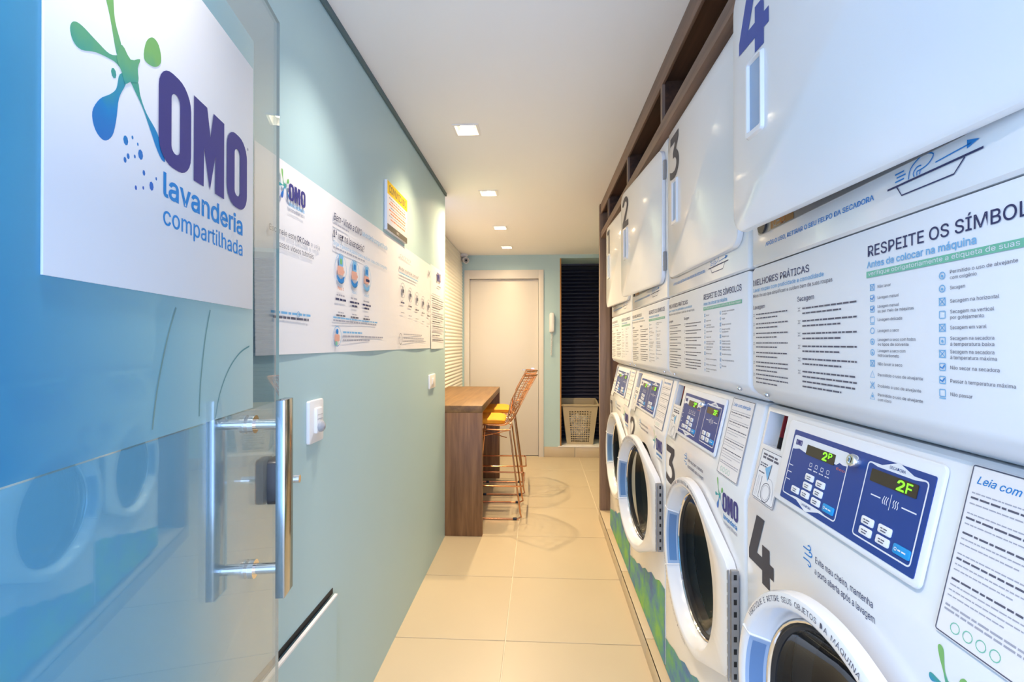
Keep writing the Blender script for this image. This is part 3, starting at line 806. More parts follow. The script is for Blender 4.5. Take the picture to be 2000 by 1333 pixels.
def control_panel(b):
    # 0 enamel 1 blue 2 white print 3 grey
    b.prism(rrect(.118, .492, .036, .194, .010), -.0045, 0, 0, .003)
    b.prism(rrect(.147, .483, .046, .177, .003), -.0055, -.004, 1)
    y = -.0058
    b.frame(.152, .318, .056, .168, .006, .0022, y, 2); b.frame(.360, .475, .056, .168, .006, .0022, y, 2)
    # white header with a wavy lower edge and the small logo
    hdr = [(.153, .167), (.153, .141), (.163, .142), (.176, .145), (.190, .143), (.198, .142), (.290, .143), (.297, .148), (.306, .146), (.317, .147), (.317, .167)]
    b.plate(hdr, y - .0001, 2)
    art_omo(b, .161 - .162 * .085, .1475 - .165 * .085 + .003, .085, y - .0005, 4)
    b.plate([(.362, .167), (.386, .167), (.420, .1785), (.452, .167), (.474, .167), (.452, .1635), (.382, .1635)], y - .0001, 2)
    b.txt('SECADORA', .419, .167, .0042, .030, 1, .004, y - .0004, 'C')
    b.plate([(.168, .057), (.200, .057), (.236, .045), (.276, .057), (.300, .057), (.276, .0605), (.200, .0605)], y - .0001, 2)
    b.txt('LAVADORA', .236, .0525, .0042, .030, 1, .004, y - .0004, 'C')
    for k, z in enumerate((.110, .097, .083)): b.plate([(.155, z), (.168, z), (.168, z + .0016), (.155, z + .0016)], y, 2)
    for k in range(4):
        x = .222 + k * .017; b.frame(x - .004, x + .004, .122, .129, .0015, .001, y, 2, 2); b.words(x - .006, .1165, .012, .0018, 2, y)
    b.txt('Eco', .292, .136, .0035, .022, 5, .004, y)
    b.plate([(.380, .122), (.400, .122), (.400, .1238), (.380, .1238)], y, 2); b.plate([(.440, .122), (.466, .122), (.466, .1238), (.440, .1238)], y, 2)
    b.plate([(.4185, .112), (.4195, .112), (.4195, .134), (.4185, .134)], y, 2)
    for k in range(3):
        for q, x in enumerate((.406, .425)):
            x += k * .0038; b.stroke(smooth_poly([(x, .117), (x + .0012 * (1 if q else -1), .120), (x - .0006, .124), (x + .001, .128)], 3, False), .0013, y, 2)
def panel_display(b, x0, x1, z0, z1, big):
    b.prism(rrect(x0, x1, z0, z1, .0015), -.0066, -.005, 0)
    w = x1 - x0; h = z1 - z0
    b.txt('2', x0 + w * .60, z0 + h * .12, h * .74, w * .16, 1, .02, -.0070); b.txt('F' if big else 'P', x0 + w * .79, z0 + h * .30 * (0 if big else 1) + h * .12, h * (.74 if big else .5), w * .12, 1, .012, -.0070)
BTN = [(.228, .1035), (.262, .1010), (.227, .0880), (.261, .0855), (.226, .0725), (.260, .0700), (.194, .0715), (.387, .0840), (.422, .0845), (.387, .0690), (.422, .0695)]
def panel_button(b):
    b.prism(rrect(-.0125, .0125, -.0058, .0058, .0025), -.0075, -.005, 0, .0008)
    b.words(-.007, .0006, .014, .0016, 1, -.0078); b.words(-.006, -.003, .012, .0016, 1, -.0078)
def panel_start(b):
    b.prism(rrect(-.0145, .0145, -.0065, .0065, .0025), -.0075, -.005, 0, .0008); b.words(-.005, -.001, .014, .002, 1, -.0078); b.ring(circ(-.009, 0, .0025, 10), circ(-.009, 0, .0015, 10), -.0078, 1)
def panel_key(b):
    b.lathe([(.010, 0), (.010, -.010), (.0085, -.012), (.0055, -.012), (.005, -.010), (.001, -.010)], (.336, .160), 20, 0, y0=-.005)
    b.box(.335, .337, -.0152, -.0146, .156, .164, 1)
def coin_recess(b):
    b.box(.076, .079, .004, .040, .150, .196, 0); b.box(.0745, .0795, .010, .030, .158, .172, 1); b.box(.076, .079, .004, .040, .126, .150, 1); b.box(.073, .080, .012, .032, .126, .134, 1)
def tray_sticker(b):
    b.plate(rrect(.028, .122, .010, .117, .004), -.0005, 0); y = -.0008
    b.frame(.030, .1205, .0115, .1155, .003, .0012, y, 1)
    b.words(.040, .104, .06, .004, 1, y); b.words(.040, .097, .068, .0045, 1, y)
    b.words(.036, .085, .032, .0025, 1, y); b.words(.036, .080, .030, .0025, 1, y); b.words(.036, .066, .026, .0025, 1, y)
    b.plate([(.060, .078), (.084, .091), (.080, .055)][::-1], y, 2); b.stroke([(.084, .091), (.081, .060)], .0022, y - .0002, 1)
    b.ring(circ(.082, .032, .020, 20), circ(.082, .032, .0185, 20), y, 1); b.ring(circ(.082, .032, .0155, 20), circ(.082, .032, .0145, 20), y, 3)
    b.stroke([(.055, .060), (.055, .016), (.060, .016)], .0015, y, 1); b.stroke([(.040, .060), (.040, .016)], .0008, y, 3); b.stroke([(.046, .060), (.046, .016)], .0008, y, 3)
    b.stroke(smooth_poly([(.083, .062), (.097, .060), (.107, .048), (.112, .025)], 4, False), .001, y, 3)
def paper_label(b):
    r = random.Random(3)
    b.plate(rrect(.520, .648, .008, .205, .003), -.0005, 0); y = -.0008
    b.frame(.521, .647, .009, .204, .003, .0014, y, 1)
    b.txt('Leia com atenção', .530, .184, .0085, .100, 2, .006, y, shear=.3)
    z = .172
    for n, bold in ((3, 1), (3, 1), (3, 0), (4, 1), (4, 0)):
        for k in range(n):
            hv = (k == 1 and bold) or (k == 0 and not bold)
            b.words(.527, z, .112 if k < n - 1 else .07, .0022 if hv else .0013, 1 if hv else 4, y, r); z -= .0062
        z -= .0052
    b.words(.527, z, .112, .0022, 4, y, r); b.words(.527, z - .005, .112, .0022, 4, y, r)
    for k in range(4): b.ring(circ(.545 + k * .016, .022, .0062, 12), circ(.545 + k * .016, .022, .0052, 12), y, 3)
def washer_print(b):
    # wind icon and advice above the porthole
    y = -.0006
    for k in range(3):
        z = .953 - .0095 * k; x = .240 + .004 * (k % 2)
        b.stroke(smooth_poly([(x, z), (x + .017, z), (x + .023, z + .004 * (1 if k < 2 else -1)), (x + .019, z + .008 * (1 if k < 2 else -1)), (x + .014, z + .006 * (1 if k < 2 else -1))], 4, False), .0022, y, 1)
    b.txt('Evite mau cheiro, mantenha', .277, .9405, .0105, .140, 0, 0, y); b.txt('a porta aberta após a lavagem', .275, .9215, .0105, .146, 0, 0, y)
def washer_logo(b):
    s = .385; ox = .661 - .410 * s; oz = .888 - .165 * s
    art_omo(b, ox, oz, s, -.0009, 0); art_words(b, ox, oz - .002, s, -.0006, 1, 2)
def washer_splash(b):
    s = .385; art_splash(b, .661 - .410 * s, .888 - .165 * s, s, -.0005, 0, False)
def wave_print(b):
    P = [(.006, .124), (W - .004, .124), (W - .004, .405), (.62, .400), (.55, .372), (.48, .368), (.42, .338), (.36, .330), (.30, .300), (.24, .296), (.18, .268), (.12, .262), (.06, .244), (.006, .236)]
    b.plate(P, -.0006, 0)
    b.plate([(W * .45, .124), (W * .47, .124)] + [(W * .47, .1245), (W * .45, .1245)], -.0007, 0)

WASHER_CAB = washer_cabinet()
WASHER_LABEL = {1: 'white washing machine marked 1 at the far end of the row, door slightly open',
                2: 'white washing machine marked 2 with its round door standing furthest open',
                3: 'white washing machine marked 3 with dark round porthole, between machines 2 and 4',
                4: 'white washing machine marked 4 beside the big control panel, nearest the shop front'}
DRYER_LABEL = {1: 'white tumble dryer marked 1 at the far end of the row, by the wood panel',
               2: 'white tumble dryer marked 2 with door ajar, stacked on washing machine 2',
               3: 'white tumble dryer marked 3 with closed door, stacked on washing machine 3',
               4: 'white tumble dryer marked with a blue 4, nearest the shop front'}
for n in (4, 3, 2, 1):
    t = thing('washing_machine', WASHER_LABEL[n], 'washing machine', (XW, YM[n], Z0), MR, 'washing machines in a row under the dryers')
    S = put(Z0)
    link('cabinet', WASHER_CAB, t)
    def feet(b):
        b.lathe([(.001, 0), (.022, 0), (.022, .008), (.012, .012), (.012, .040)], (0, 0), 14, 0, 'z')
    for u in (.06, W - .06):
        for y in (.05, .64): shared('feet', 'foot', 'dark', feet, t, (u, y, 0))
    def drum(b):
        b.lathe([(.212, .030), (.204, .027), (.190, .04), (.180, .05)], (CU, CZ - Z0), 40, 1)
        b.lathe([(.180, .05), (.235, .07), (.240, .40), (.001, .42)], (CU, CZ - Z0), 40, 0)
        for k in range(3):
            a = math.radians(30 + 120 * k); b.tube([(CU + .215 * math.cos(a), .09, CZ - Z0 + .215 * math.sin(a)), (CU + .215 * math.cos(a), .38, CZ - Z0 + .215 * math.sin(a))], .022, 8, 0)
    shared('drum', 'drum', ['drum', 'rubber'], drum, t)
    ang = {1: 1.9, 2: 6.2, 3: 0.8, 4: 3.8}[n]
    d = shared('wdoor', 'porthole_door', 'enamel', door_body, t, (CU + .314, -.001, CZ - Z0), (0, 0, math.radians(ang)))
    shared('wseal', 'door_seal', ['chrome', 'rubber'], door_seal, d)
    g = shared('wglass', 'door_glass', 'porthole', door_glass, d)
    shared('wgrip', 'door_grip', ['grip', 'grip_dark', 'enamel'], door_grip, d)
    shared('whinge', 'hinge', ['hinge', 'black'], door_hinge, d)
    shared('wprint', 'warning_print', 'grey_ink', door_print, d)
    PL, PRT = (0, -.0005, .966 - Z0), (-PA, 0, 0)
    cp = shared('cpanel', 'control_panel', ['enamel_panel', 'panel_blue', 'panel_white', 'grey_ink', 'navy', 'orange_ink'], control_panel, t, PL, PRT)
    shared('disp1', 'display', ['display', 'led'], lambda b: panel_display(b, .200, .284, .140, .158, False), cp)
    shared('disp2', 'display', ['display', 'led'], lambda b: panel_display(b, .372, .460, .141, .159, True), cp)
    for x, z in BTN: shared('btn', 'button', ['button', 'grey_ink'], panel_button, cp, (x, 0, z))
    for x, z in ((.296, .0700), (.457, .0700)): shared('start', 'start_button', ['button_blue', 'panel_white'], panel_start, cp, (x, 0, z))
    shared('key', 'key_lock', ['chrome', 'black'], panel_key, cp)
    shared('coin', 'card_slot', ['red', 'black'], coin_recess, t, PL, PRT)
    shared('tsticker', 'sticker', ['enamel_panel', 'grey_ink', 'pale_blue_ink', 'light_ink'], tray_sticker, t, PL, PRT)
    shared('plabel', 'instruction_label', ['paper', 'grey_ink', 'blue_ink', 'mint', 'light_ink'], paper_label, t, PL, PRT)
    shared('wtext', 'printed_text', ['ink', 'blue_ink'], washer_print, t, shift=S)
    shared('wlogo', 'logo_lettering', ['navy', 'blue_ink', 'light_ink'], washer_logo, t, shift=S)
    shared('wsplash', 'splash_emblem', 'splash', washer_splash, t, shift=S)
    shared('wwave', 'wave_print', 'wave', wave_print, t, shift=S)
    b = MB(); digit(n, b, .020, .132, .812, .944, -.0008); b.build('number', 'digit_dark', t, shift=S)

# dryers ---------------------------------------------------------------
ZD = 1.174
YD = .012
def dryer_cabinet():
    prof = [(.70, 1.4715 - ZD), (YD + .004, 1.4715 - ZD), (YD, 1.476 - ZD), (YD, 2.058 - ZD), (YD + .008, 2.066 - ZD), (.70, 2.066 - ZD)]
    return profile_body(prof, .001, W + .001, .014).mesh('cabinet', ['enamel'])
def dryer_lower():
    prof = [(.70, 0), (.058, 0.0), (YD + .010, 1.196 - ZD), (YD + .002, 1.206 - ZD), (YD, 1.214 - ZD), (YD, 1.462 - ZD), (YD + .004, 1.4690 - ZD), (.70, 1.4690 - ZD)]
    return profile_body(prof, .001, W + .001, .014).mesh('lower_panel', ['enamel_panel'])
DRY_CAB, DRY_LOW = dryer_cabinet(), dryer_lower()
def dryer_door(b):
    # hinge line is the local origin, door spreads to -x
    w, z0, z1 = .605, 1.531, 2.036
    b.prism(rrect(-w, 0, z0, z1, .042, 6), -.014, -.0005, 0, .005)
def dryer_door_back(b):
    b.prism(rrect(-.56, -.05, 1.545, 2.01, .05, 6), -.0006, .010, 0)
def dryer_handle(b):
    x0, x1, z0, z1 = -.535, -.487, 1.715, 1.850
    b.loft([[(x, -.014, z) for x, z in rrect(x0 - .008, x1 + .006, z0 - .012, z1 + .006, .008)],
            [(x, -.020, z) for x, z in rrect(x0 - .005, x1 + .003, z0 - .009, z1 + .003, .007)],
            [(x, -.020, z) for x, z in rrect(x0, x1, z0, z1, .005)],
            [(x, -.0148, z) for x, z in rrect(x0 + .003, x1 - .003, z0 + .003, z1 - .003, .004)]], 0, True)
    b.plate(rrect(x0 + .003, x1 - .003, z0 + .003, z1 - .003, .004), -.0147, 1)
def dryer_hinge(b):
    b.box(-.003, .012, -.010, -.001, -.035, .035, 0)
    for z in (-.02, .02): b.lathe([(.001, -.0115), (.0035, -.0115), (.0035, -.010)], (.005, z), 8, 1)
def lint(b):
    b.prism(rrect(.040, .560, 1.5345, 1.575, .010), YD - .0015, YD + .004, 0); b.prism(circ(.066, 1.553, .018, 18), YD - .006, YD - .001, 1)
    b.plate(rrect(.100, .190, 1.536, 1.570, .003), YD - .0022, 2); y = YD - .0026
    b.ring(circ(.118, 1.546, .0075, 12), circ(.118, 1.546, .0055, 12), y, 0); b.stroke([(.128, 1.546), (.138, 1.546)], .003, y, 0); b.ring(circ(.150, 1.546, .009, 12), circ(.150, 1.546, .007, 12), y, 3); b.words(.110, 1.537, .05, .002, 0, y)
def lint_text(b):
    y = YD - .0007
    b.txt('APÓS O USO, RETIRAR O SEU FELPO DA SECADORA', .074, 1.5065, .0078, .330, 0, .012, y)
def tray_icon(b):
    y = YD - .0008
    T = lambda P: [(.434 + x * .143, 1.488 + z * .044) for x, z in P]
    st = lambda P, w, m: b.stroke(T(P), w, y, m)
    st([(-.02, .52), (.98, .56)], .0026, 0); st([(.10, .50), (.16, .20), (.72, .20), (.82, .52)], .0018, 0)
    st(smooth_poly([(.24, .58), (.27, .86), (.36, 1.04), (.44, 1.08), (.52, .98), (.48, .80), (.41, .72), (.34, .70)], 3, False), .0016, 1)
    st(smooth_poly([(.31, .58), (.30, .70), (.34, .82), (.39, .82)], 3, False), .0016, 1); st([(.34, .58), (.34, .70)], .0014, 1); st([(.37, .58), (.38, .72)], .0014, 1)
    for k in range(3): st([(.08 + .02 * (k % 2), .66 + .11 * k), (.19 + .02 * (k % 2), .67 + .11 * k)], .0018, 1)
    st([(.54, .72), (.88, .80)], .0015, 1); b.plate(T([(.84, .70), (.95, .82), (.84, .92)]), y, 1)
def panel_print(b):
    y = YD - .0007; r = random.Random(11)      # 0 ink 1 grey 2 blue 3 mint 4 light 5 white 6 pale blue
    b.txt('RESPEITE OS SÍMBOLOS', .391, 1.4285, .0150, .262, 0, .006, y)
    b.txt('Antes de colocar na máquina', .389, 1.4125, .0088, .176, 6, .014, y)
    b.plate([(.388, 1.3985), (.655, 1.3985), (.655, 1.4075), (.388, 1.4075)], y, 3)
    b.txt('verifique obrigatoriamente a etiqueta de suas roupas', .392, 1.4010, .0055, .258, 5, .004, y - .0003)
    b.txt('MELHORES PRÁTICAS', .016, 1.4300, .0130, .222, 0, .004, y)
    b.txt('Lavar roupas com praticidade e comodidade', .016, 1.4165, .0075, .266, 6, .008, y)
    b.txt('Dicas de uso que simplificam e cuidam bem de suas roupas', .016, 1.4045, .0070, .290, 1, 0, y)
    b.txt('Lavagem', .016, 1.3790, .0082, .054, 0, .004, y); b.txt('Secagem', .199, 1.3810, .0085, .054, 0, .004, y)
    def star(x, z, q):
        for k in range(4):
            a = math.radians(45 + 90 * k); b.stroke([(x + q * .3 * math.cos(a), z + q * .3 * math.sin(a)), (x + q * math.cos(a), z + q * math.sin(a))], .0011, y, 1)
    z = 1.366
    for n in (2, 2, 2, 2, 2, 3, 3):
        star(.019, z, .004); b.para(.029, z, .135, n, .0024, .0085, 1, y, r, .7); z -= .0205 if n == 2 else .026
    z = 1.366
    for n in (2, 2, 2, 2, 2, 4):
        star(.205, z, .005); b.para(.216, z, .150, n, .0026, .0088, 1, y, r, .75); z -= .0225
    left = ['Não lavar', 'Lavagem manual', 'Lavagem manual|ou por meio de máquinas', 'Lavagem delicada', 'Lavagem a seco', 'Lavagem a seco com todos|os tipos de solvente', 'Lavagem a seco com|hidrocarboneto', 'Não lavar a seco', 'Permitido o uso de alvejante', 'Proibido o uso de alvejante', 'Permitido o uso de alvejante|com cloro']
    right = ['Permitido o uso de alvejante|com oxigênio', 'Secagem', 'Secagem na horizontal', 'Secagem na vertical|por gotejamento', 'Secagem em varal', 'Secagem na secadora|à temperatura baixa', 'Secagem na secadora|à temperatura máxima', 'Não secar na secadora', 'Passar à temperatura máxima', 'Não passar']
    for col, x, dz in ((left, .400, .0153), (right, .520, .0152)):
        for i, tx in enumerate(col):
            z = 1.384 - i * dz; ln = tx.split('|')
            for j, l in enumerate(ln): b.txt(l, x + .011, z - .0022 + (.003 if len(ln) > 1 else 0) - j * .0066, .0040, len(l) * .00285, 1, 0, y)
            w = .0046; k = (i + (5 if x > .5 else 0)) % 11
            if k in (4, 5, 6): b.ring(circ(x, z, w, 12), circ(x, z, w - .0011, 12), y, 6)
            elif x < .5 and k in (8, 9, 10) or (x > .5 and i == 0): b.stroke([(x - w, z - w), (x, z + w), (x + w, z - w)], .0011, y, 6, True)
            else: b.frame(x - w, x + w, z - w, z + w, .001, .0010, y, 6, 1)
            if k in (0, 7, 9): b.stroke([(x - w, z - w), (x + w, z + w)], .0010, y - .0001, 6); b.stroke([(x - w, z + w), (x + w, z - w)], .0010, y - .0001, 6)
            elif k in (5, 6, 10): b.plate(circ(x, z - .0005, .0018, 8), y - .0001, 6)
            elif k in (1, 2): b.stroke([(x - w * .7, z), (x, z - w * .4), (x + w * .7, z + w * .5)], .0016, y - .0001, 2)
            elif k == 3: b.stroke([(x - w, z - w - .0016), (x + w, z - w - .0016)], .0010, y, 6)
def dryer_screw(b):
    b.lathe([(.0065, 0), (.006, -.003), (.001, -.004)], (0, 0), 12, 0); b.stroke([(-.004, -.002), (.004, .002)], .0016, -.0042, 1); b.stroke([(-.002, .004), (.002, -.004)], .0016, -.0043, 1)
for n in (4, 3, 2, 1):
    t = thing('tumble_dryer', DRYER_LABEL[n], 'dryer', (XW, YM[n], ZD), MR, 'tumble dryers stacked on the washing machines')
    S = put(ZD)
    link('cabinet', DRY_CAB, t)
    lp = link('lower_panel', DRY_LOW, t)
    shared('dprint', 'printed_text', ['ink', 'grey_ink', 'blue_ink', 'mint', 'light_ink', 'panel_white', 'pale_blue_ink'], panel_print, lp, shift=S)
    for u in (.068, .628): shared('dscrew', 'screw', ['chrome', 'black'], dryer_screw, lp, (u, YD + .0045, 1.198 - ZD), (math.radians(55), 0, 0))
    shared('lint', 'lint_screen', ['hinge', 'dark', 'brass', 'orange_ink'], lint, t, shift=S)
    shared('linttext', 'lint_notice', 'blue_ink', lint_text, t, shift=S)
    shared('tray', 'tray_pictogram', ['ink', 'blue_ink'], tray_icon, t, shift=S)
    ang = {1: 2.8, 2: 4.9, 3: 0.2, 4: 4.7}[n]
    d = shared('ddoor', 'dryer_door', 'enamel', dryer_door, t, (.668, YD - .0005, 0), (0, 0, math.radians(ang)), shift=S)
    shared('ddoorback', 'inner_pan', 'steel', dryer_door_back, d, shift=S) if n in (1, 2, 4) else None
    shared('dhandle', 'door_handle', ['enamel', 'grip'], dryer_handle, d, shift=S)
    for z in (1.61, 1.95): shared('dhinge', 'hinge', ['hinge', 'chrome'], dryer_hinge, t, (.671, YD - .0005, z - ZD))
    b = MB(); digit(n, b, -.575, -.465, 1.862, 2.008, -.0146); b.build('number', 'digit_blue' if n == 4 else 'digit_dark', d, shift=S)

# ------------------------------------------------------------------ joinery over and beyond the machines
sh = thing('open_shelf_unit', 'dark walnut open shelf above the tumble dryers with upright dividers and tall end panel', 'shelf', (0.446, 0, PH))
zs = lambda z: z - PH
MB().box(0.0, .74, FRONT_Y + .1, 3.60, zs(2.071), zs(2.118), bev=.001).build('bottom_board', 'wood_grey_h', sh)
MB().box(0.010, .74, FRONT_Y + .1, 3.60, zs(2.262), zs(2.325), bev=.001).build('top_board', 'wood_dark', sh)
MB().box(0.0, .0098, FRONT_Y + .1, 3.60, zs(2.250), zs(2.325), bev=.001).build('top_rail', 'wood_grey_h', sh)
MB().box(.30, .315, FRONT_Y + .1, 3.60, zs(2.1185), zs(2.2615)).build('back_panel', 'wood_dark', sh)
for y in (-.285, .415, 1.117, 1.817, 2.517, 3.217):
    b = MB(); b.box(.0102, .2995, y - .012, y + .012, zs(2.1185), zs(2.2615), 0); b.box(0.0, .0102, y - .012, y + .012, zs(2.1185), zs(2.2495), 1)
    b.build('divider', ['wood_dark', 'wood_grey'], sh)
MB().box(.070, .74, 3.635, 3.655, 0, zs(2.325), bev=.001).build('end_panel', 'wood_v', sh)
MB().box(-.006, .0695, 3.60, 3.66, 0, zs(2.325), bev=.001).build('end_stile', 'wood_grey', sh)

# ------------------------------------------------------------------ bar counter, stools, plant
ct = thing('bar_counter', 'walnut bar counter with slab ends behind the green wall, two stools at it', 'counter', (-.64, 4.02, 0))
X0, X1, Y0, Y1 = -.893 + .64, -.388 + .64, 3.287 - 4.02, 4.76 - 4.02
MB().box(X0, X1, Y0, Y1, .835, .882, bev=.0015).build('counter_top', 'wood_h', ct)
MB().box(X0, X1, Y0 + .0005, Y0 + .045, 0.0, .8345, bev=.0015).build('end_slab', 'wood_v', ct)
MB().box(X0, X1, Y1 - .045, Y1 - .0005, 0.0, .8345, bev=.0015).build('end_slab', 'wood_v', ct)
MB().box(X0 + .02, X0 + .04, Y0 + .046, Y1 - .046, .30, .8345).build('back_panel', 'wood_v', ct)

def stool_parts(t):
    # seated person faces -x
    b = MB()
    for y in (-.19, .19):
        P = [(-.14, y * .80, .665), (-.20, y, .05), (-.205, y, .022), (-.185, y, .008), (.185, y, .008), (.212, y, .022), (.205, y, .05), (.125, y * .80, .655)]
        b.tube(P, .0065, 8)
    for x in (-.14, .125): b.tube([(x, -.152, .66), (x, .152, .66)], .006, 8)
    for y in (-.152, .152): b.tube([(-.14, y, .662), (.125, y, .657)], .006, 8)
    b.tube([(-.125, -.15, .60), (.10, .15, .60)], .0035, 6); b.tube([(-.125, .15, .60), (.10, -.15, .60)], .0035, 6)
    b.build('leg_frame', 'copper', t)
    b = MB(); b.tube([(-.19, -.193, .25), (.21, -.193, .25), (.225, -.178, .25), (.225, .178, .25), (.21, .193, .25), (-.19, .193, .25), (-.205, .178, .25), (-.205, -.178, .25)], .0065, 8, closed=True)
    b.build('footrest', 'copper', t)
    for y in (-.19, .19):
        for x in (-.13, .165): shared('stoolpad', 'foot_pad', 'dark', lambda b: b.box(-.014, .014, -.009, .009, .0003, .018, bev=.003), t, (x, y, 0))
    prof = smooth_poly([(-.26, .700), (-.17, .682), (-.06, .674), (.05, .672), (.115, .690), (.165, .750), (.215, .850), (.268, .950), (.318, 1.040), (.330, 1.062)], 4, False)
    tot = len(prof) - 1
    def pt(i, s):
        x, z = prof[i]; u = i / tot; bk = min(1, max(0, (u - .40) / .3))
        hw = lerp(.205, .170, bk) if u > .08 else lerp(.185, .205, u / .08)
        if u > .93: hw *= 1 - (u - .93) * 2.0
        return (x - .095 * bk * s * s, hw * s, z + .030 * (1 - bk) * s * s)
    b = MB()
    for s in [(-1 + 2 * k / 9) for k in range(1, 9)]: b.tube([pt(i, s) for i in range(tot + 1)], .0021, 5)
    for k in range(1, 17):
        i = round(k * tot / 17); b.tube([pt(i, -1 + j / 6) for j in range(13)], .0021, 5)
    b.build('wire_shell', 'copper', t)
    rim = [pt(i, -1) for i in range(tot + 1)] + [pt(tot, -1 + j / 4) for j in range(1, 8)] + [pt(i, 1) for i in range(tot, -1, -1)] + [pt(0, 1 - j / 4) for j in range(1, 8)]
    b = MB(); b.tube(rim, .0045, 7, closed=True); b.build('rim', 'copper', t)
    L = []
    for z, ins in ((.685, .02), (.690, .004), (.712, 0), (.724, .01), (.730, .035)):
        L.append([(x, y, z + .02 * (abs(y) / .17) ** 2) for x, y in rrect(-.245 + ins, .085 - ins, -.168 + ins, .168 - ins, .06, 5)])
    b = MB(); b.loft(L, 0, True, cap0=True, cap1=True); b.build('seat_cushion', 'cushion', t)
def copy_tree(o, parent=None):
    c = o.copy(); COL.objects.link(c)
    if parent: c.parent = parent
    for ch in list(o.children): copy_tree(ch, c)
    return c
st = thing('bar_stool', 'copper wire bar stool with mustard seat pad, the nearer of the two at the counter', 'stool', (-.348, 3.80, 0), group='wire bar stools at the counter')
stool_parts(st)
st2 = copy_tree(st); st2.location = (-.348, 4.38, 0); st2.rotation_euler = (0, 0, .04)
st2['label'] = 'copper wire bar stool with mustard seat, the one closer to the white door'

pt_ = thing('potted_plant', 'green strap-leaved plant in brown pot on the counter behind the wall end', 'plant', (-.745, 3.47, .8825))
b = MB(); b.lathe([(.001, 0), (.050, 0), (.062, .10), (.064, .112), (.058, .112), (.055, .10), (.001, .098)], (0, 0), 24, 0, 'z')
b.build('pot', 'pot', pt_)
MB().lathe([(.054, .1), (.001, .101)], (0, 0), 16, 0, 'z').build('soil', 'soil', pt_)
for k, (dx, dy, h, w) in enumerate(((.090, .02, .50, .017), (-.03, .05, .40, .017), (-.05, -.04, .44, .018), (.02, .07, .34, .015))):
    b = MB(); N = 10; A, B2 = [], []
    for i in range(N + 1):
        u = i / N; ww = w * (1 - u ** 2.5) * (.6 + .4 * min(1, u * 4)) + .0006
        c = Vector((dx * u * u * .8 + dx * .25 * u, dy * u * u, .09 + h * u)); q = Vector((-dy, dx, 0)).normalized() * ww
        A.append((c + q)[:]); B2.append((c - q)[:])
    V = A + B2; n = N + 1
    b.add(V + [(p[0] + .002, p[1] + .002, p[2]) for p in V], [f for i in range(N) for f in ((i, i + 1, n + i + 1, n + i), (3 * n + i, 3 * n + i + 1, 2 * n + i + 1, 2 * n + i))], 0, True)
    b.build('leaf', 'leaf', pt_)

# ------------------------------------------------------------------ back wall objects
ph = thing('intercom_phone', 'white intercom handset with hanging coiled cord on the wall beside the white door', 'intercom', (.141, YB, 1.43))
MB().prism(rrect(-.030, .030, 0, .215, .012), -.028, -.0005, 0, .006).build('wall_base', 'plastic_white', ph)
b = MB(); b.loft([[(x, y, z) for x, z in rrect(-.028 + i, .026 - i, .004 + i, .226 - i, .02)] for y, i in ((-.028, .004), (-.046, 0), (-.058, .003), (-.064, .012))], 0, True, cap1=True)
b.build('handset', 'plastic_white', ph)
P = []
for i in range(260):
    u = i / 259; a = u * 2 * PI * 32
    if u < .5: c = (-.004 - .012 * u, -.030, .004 - .42 * u * 1.28)
    else: v = (u - .5) * 2; c = (-.010 + .018 * v, -.026, -.265 + .30 * v)
    P.append((c[0] + .0075 * math.cos(a), c[1] + .0075 * math.sin(a), c[2]))
MB().tube(P, .0022, 5).build('coiled_cord', 'plastic_white', ph)

cc = thing('security_camera', 'small white security camera in the corner under the ceiling above the white door', 'camera', (-.865, 5.56, ZC - .0005))
b = MB(); b.lathe([(.046, 0), (.046, -.02), (.030, -.030), (.001, -.032)], (0, 0), 20, 0, 'z'); b.build('mount', 'plastic_white', cc)
b = MB(); b.lathe([(.001, .055), (.030, .052), (.036, .030), (.036, -.050), (.030, -.056)], (0, 0), 22, 0); b.build('housing', 'plastic_white', cc, loc=(0.015, -.01, -.066), rot=(.25, 0, .35))
b = MB(); b.lathe([(.030, -.056), (.026, -.052), (.001, -.051)], (0, 0), 20, 0); b.lathe([(.013, -.052), (.012, -.060), (.001, -.062)], (0, 0), 14, 1); b.build('lens', ['plastic_grey', 'black'], cc, loc=(0.015, -.01, -.066), rot=(.25, 0, .35))

bk = thing('laundry_basket', 'taupe plastic laundry basket with pierced sides on the window ledge', 'basket', (.468, 5.86, WZ0))
BH = .46
def bx_pt(u, v):      # u around 0..4 (front, right, back, left), v up
    k = v; hw = lerp(.150, .205, k); hd = lerp(.135, .172, k)
    c = [(-hw, -hd), (hw, -hd), (hw, hd), (-hw, hd)]
    i = int(u) % 4; f = u - int(u); a, d = c[i], c[(i + 1) % 4]
    top = BH + (.035 * v if i == 2 else .035 * v * (f if i == 1 else (1 - f) if i == 3 else 0))
    return (lerp(a[0], d[0], f), lerp(a[1], d[1], f), .004 + v * top)
def cuts(lo, hi, n, bar):
    """grid lines from 0 to 1: solid margin, then n holes parted by bars, then margin"""
    w = (hi - lo - bar * (n - 1)) / n; L = [0.0]
    for k in range(n): L += [lo + k * (w + bar), lo + k * (w + bar) + w]
    return L + [1.0]
def basket_side(i):
    bm = bmesh.new(); U = cuts(.17, .83, 9, .024); Vv = cuts(.06, .84, 14, .020)
    G = [[bm.verts.new(bx_pt(i + min(u, .99999), v)) for v in Vv] for u in U]
    for a in range(len(U) - 1):
        for c in range(len(Vv) - 1):
            if a % 2 and c % 2: continue
            bm.faces.new((G[a][c], G[a + 1][c], G[a + 1][c + 1], G[a][c + 1]))
    bmesh.ops.recalc_face_normals(bm, faces=list(bm.faces))
    bmesh.ops.solidify(bm, geom=list(bm.faces), thickness=.003)
    b = MB(); b.addbm(bm, 0, False); return b
for i in range(4): basket_side(i).build('pierced_side', 'basket', bk)
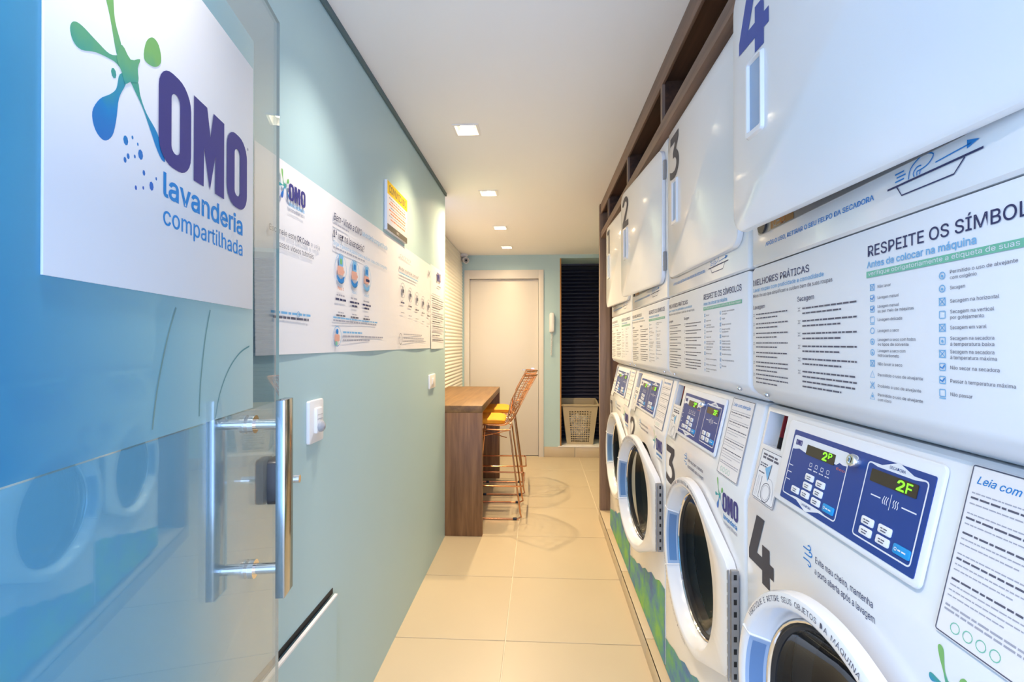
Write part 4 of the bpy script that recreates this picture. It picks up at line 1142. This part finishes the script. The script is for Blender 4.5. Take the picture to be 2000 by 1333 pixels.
MB().box(-.150, .150, -.135, .135, .0005, .006).build('base', 'basket', bk)
R = [bx_pt(i + k / 6, 1.0) for i in range(4) for k in range(6)]
b = MB(); b.tube([(x * 1.03, y * 1.03, z - .004) for x, y, z in R], .011, 8, closed=True); b.build('rim', 'basket', bk)
# laundry inside
ln = thing('laundry', 'crumpled white laundry lying inside the pierced basket', 'laundry', (.468, 5.86, WZ0 + .0075))
b = MB(); r = random.Random(5)
for k in range(12):
    c = Vector((r.uniform(-.07, .07), r.uniform(-.08, .05), .05 + .022 * k)); bm = bmesh.new(); bmesh.ops.create_icosphere(bm, subdivisions=3, radius=1)
    ph1, ph2 = r.uniform(0, 6), r.uniform(0, 6)
    for v in bm.verts:
        n = v.co.normalized(); w = 1 + .16 * math.sin(7 * n.x + ph1 + 4 * n.z) + .12 * math.sin(9 * n.y + ph2 + 5 * n.x)
        v.co = Vector((n.x * .065 * w, n.y * .06 * w, n.z * .045 * w)) + c
        v.co.z = max(v.co.z, .001)
    b.addbm(bm, 0, True)
b.build('crumpled_cloth', 'cloth', ln)

# ------------------------------------------------------------------ recessed downlights
names = ['above the shop front', 'just inside the shop front', 'above the glass door handle', 'largest of those in view, near the yellow notice',
         'second along the ceiling from the shop front, over the counter start', 'third along the ceiling, over the stools', 'last before the back wall, above the white door']
for i, (x, y, pw, col, cone) in enumerate(LAMPS):
    t = thing('downlight', 'square recessed ceiling downlight, ' + names[i], 'ceiling light', (-.347, y, ZC), group='square downlights in a line along the ceiling')
    b = MB(); o = HS + .010
    A = [(-o, -o), (o, -o), (o, o), (-o, o)]; Bq = [(-HS + .001, -HS + .001), (HS - .001, -HS + .001), (HS - .001, HS - .001), (-HS + .001, HS - .001)]
    b.loft([[(p, q, -.0005) for p, q in A], [(p, q, -.004) for p, q in A], [(p, q, -.004) for p, q in Bq], [(p, q, .0005) for p, q in Bq]], 0, False)
    b.build('trim_ring', 'plastic_white', t)
    b = MB(); b.loft([[(p * .99, q * .99, .0) for p, q in Bq], [(p * .95, q * .95, .085) for p, q in Bq]], 0, False, cap1=True); b.build('housing', 'lamp_white', t)
    b = MB(); b.lathe([(.040, .0), (.040, -.012), (.036, -.016)], (0, 0), 24, 0, 'z', y0=.042); b.build('lamp_holder', 'lamp_white', t)
    b = MB(); b.prism([(p, q) for p, q in circ(0, 0, .036, 24)], 0, .004); b.v = [(p[0], p[2], .022 + p[1]) for p in b.v]; b.build('lamp_disc', 'lamp', t)
    ld = bpy.data.lights.new('spot', 'SPOT'); ld.energy = pw; ld.color = col; ld.spot_size = math.radians(cone); ld.spot_blend = 1.0; ld.shadow_soft_size = 0.025
    lo = bpy.data.objects.new('downlight_spot', ld); COL.objects.link(lo); lo.parent = t; lo.location = (0, 0, .012)
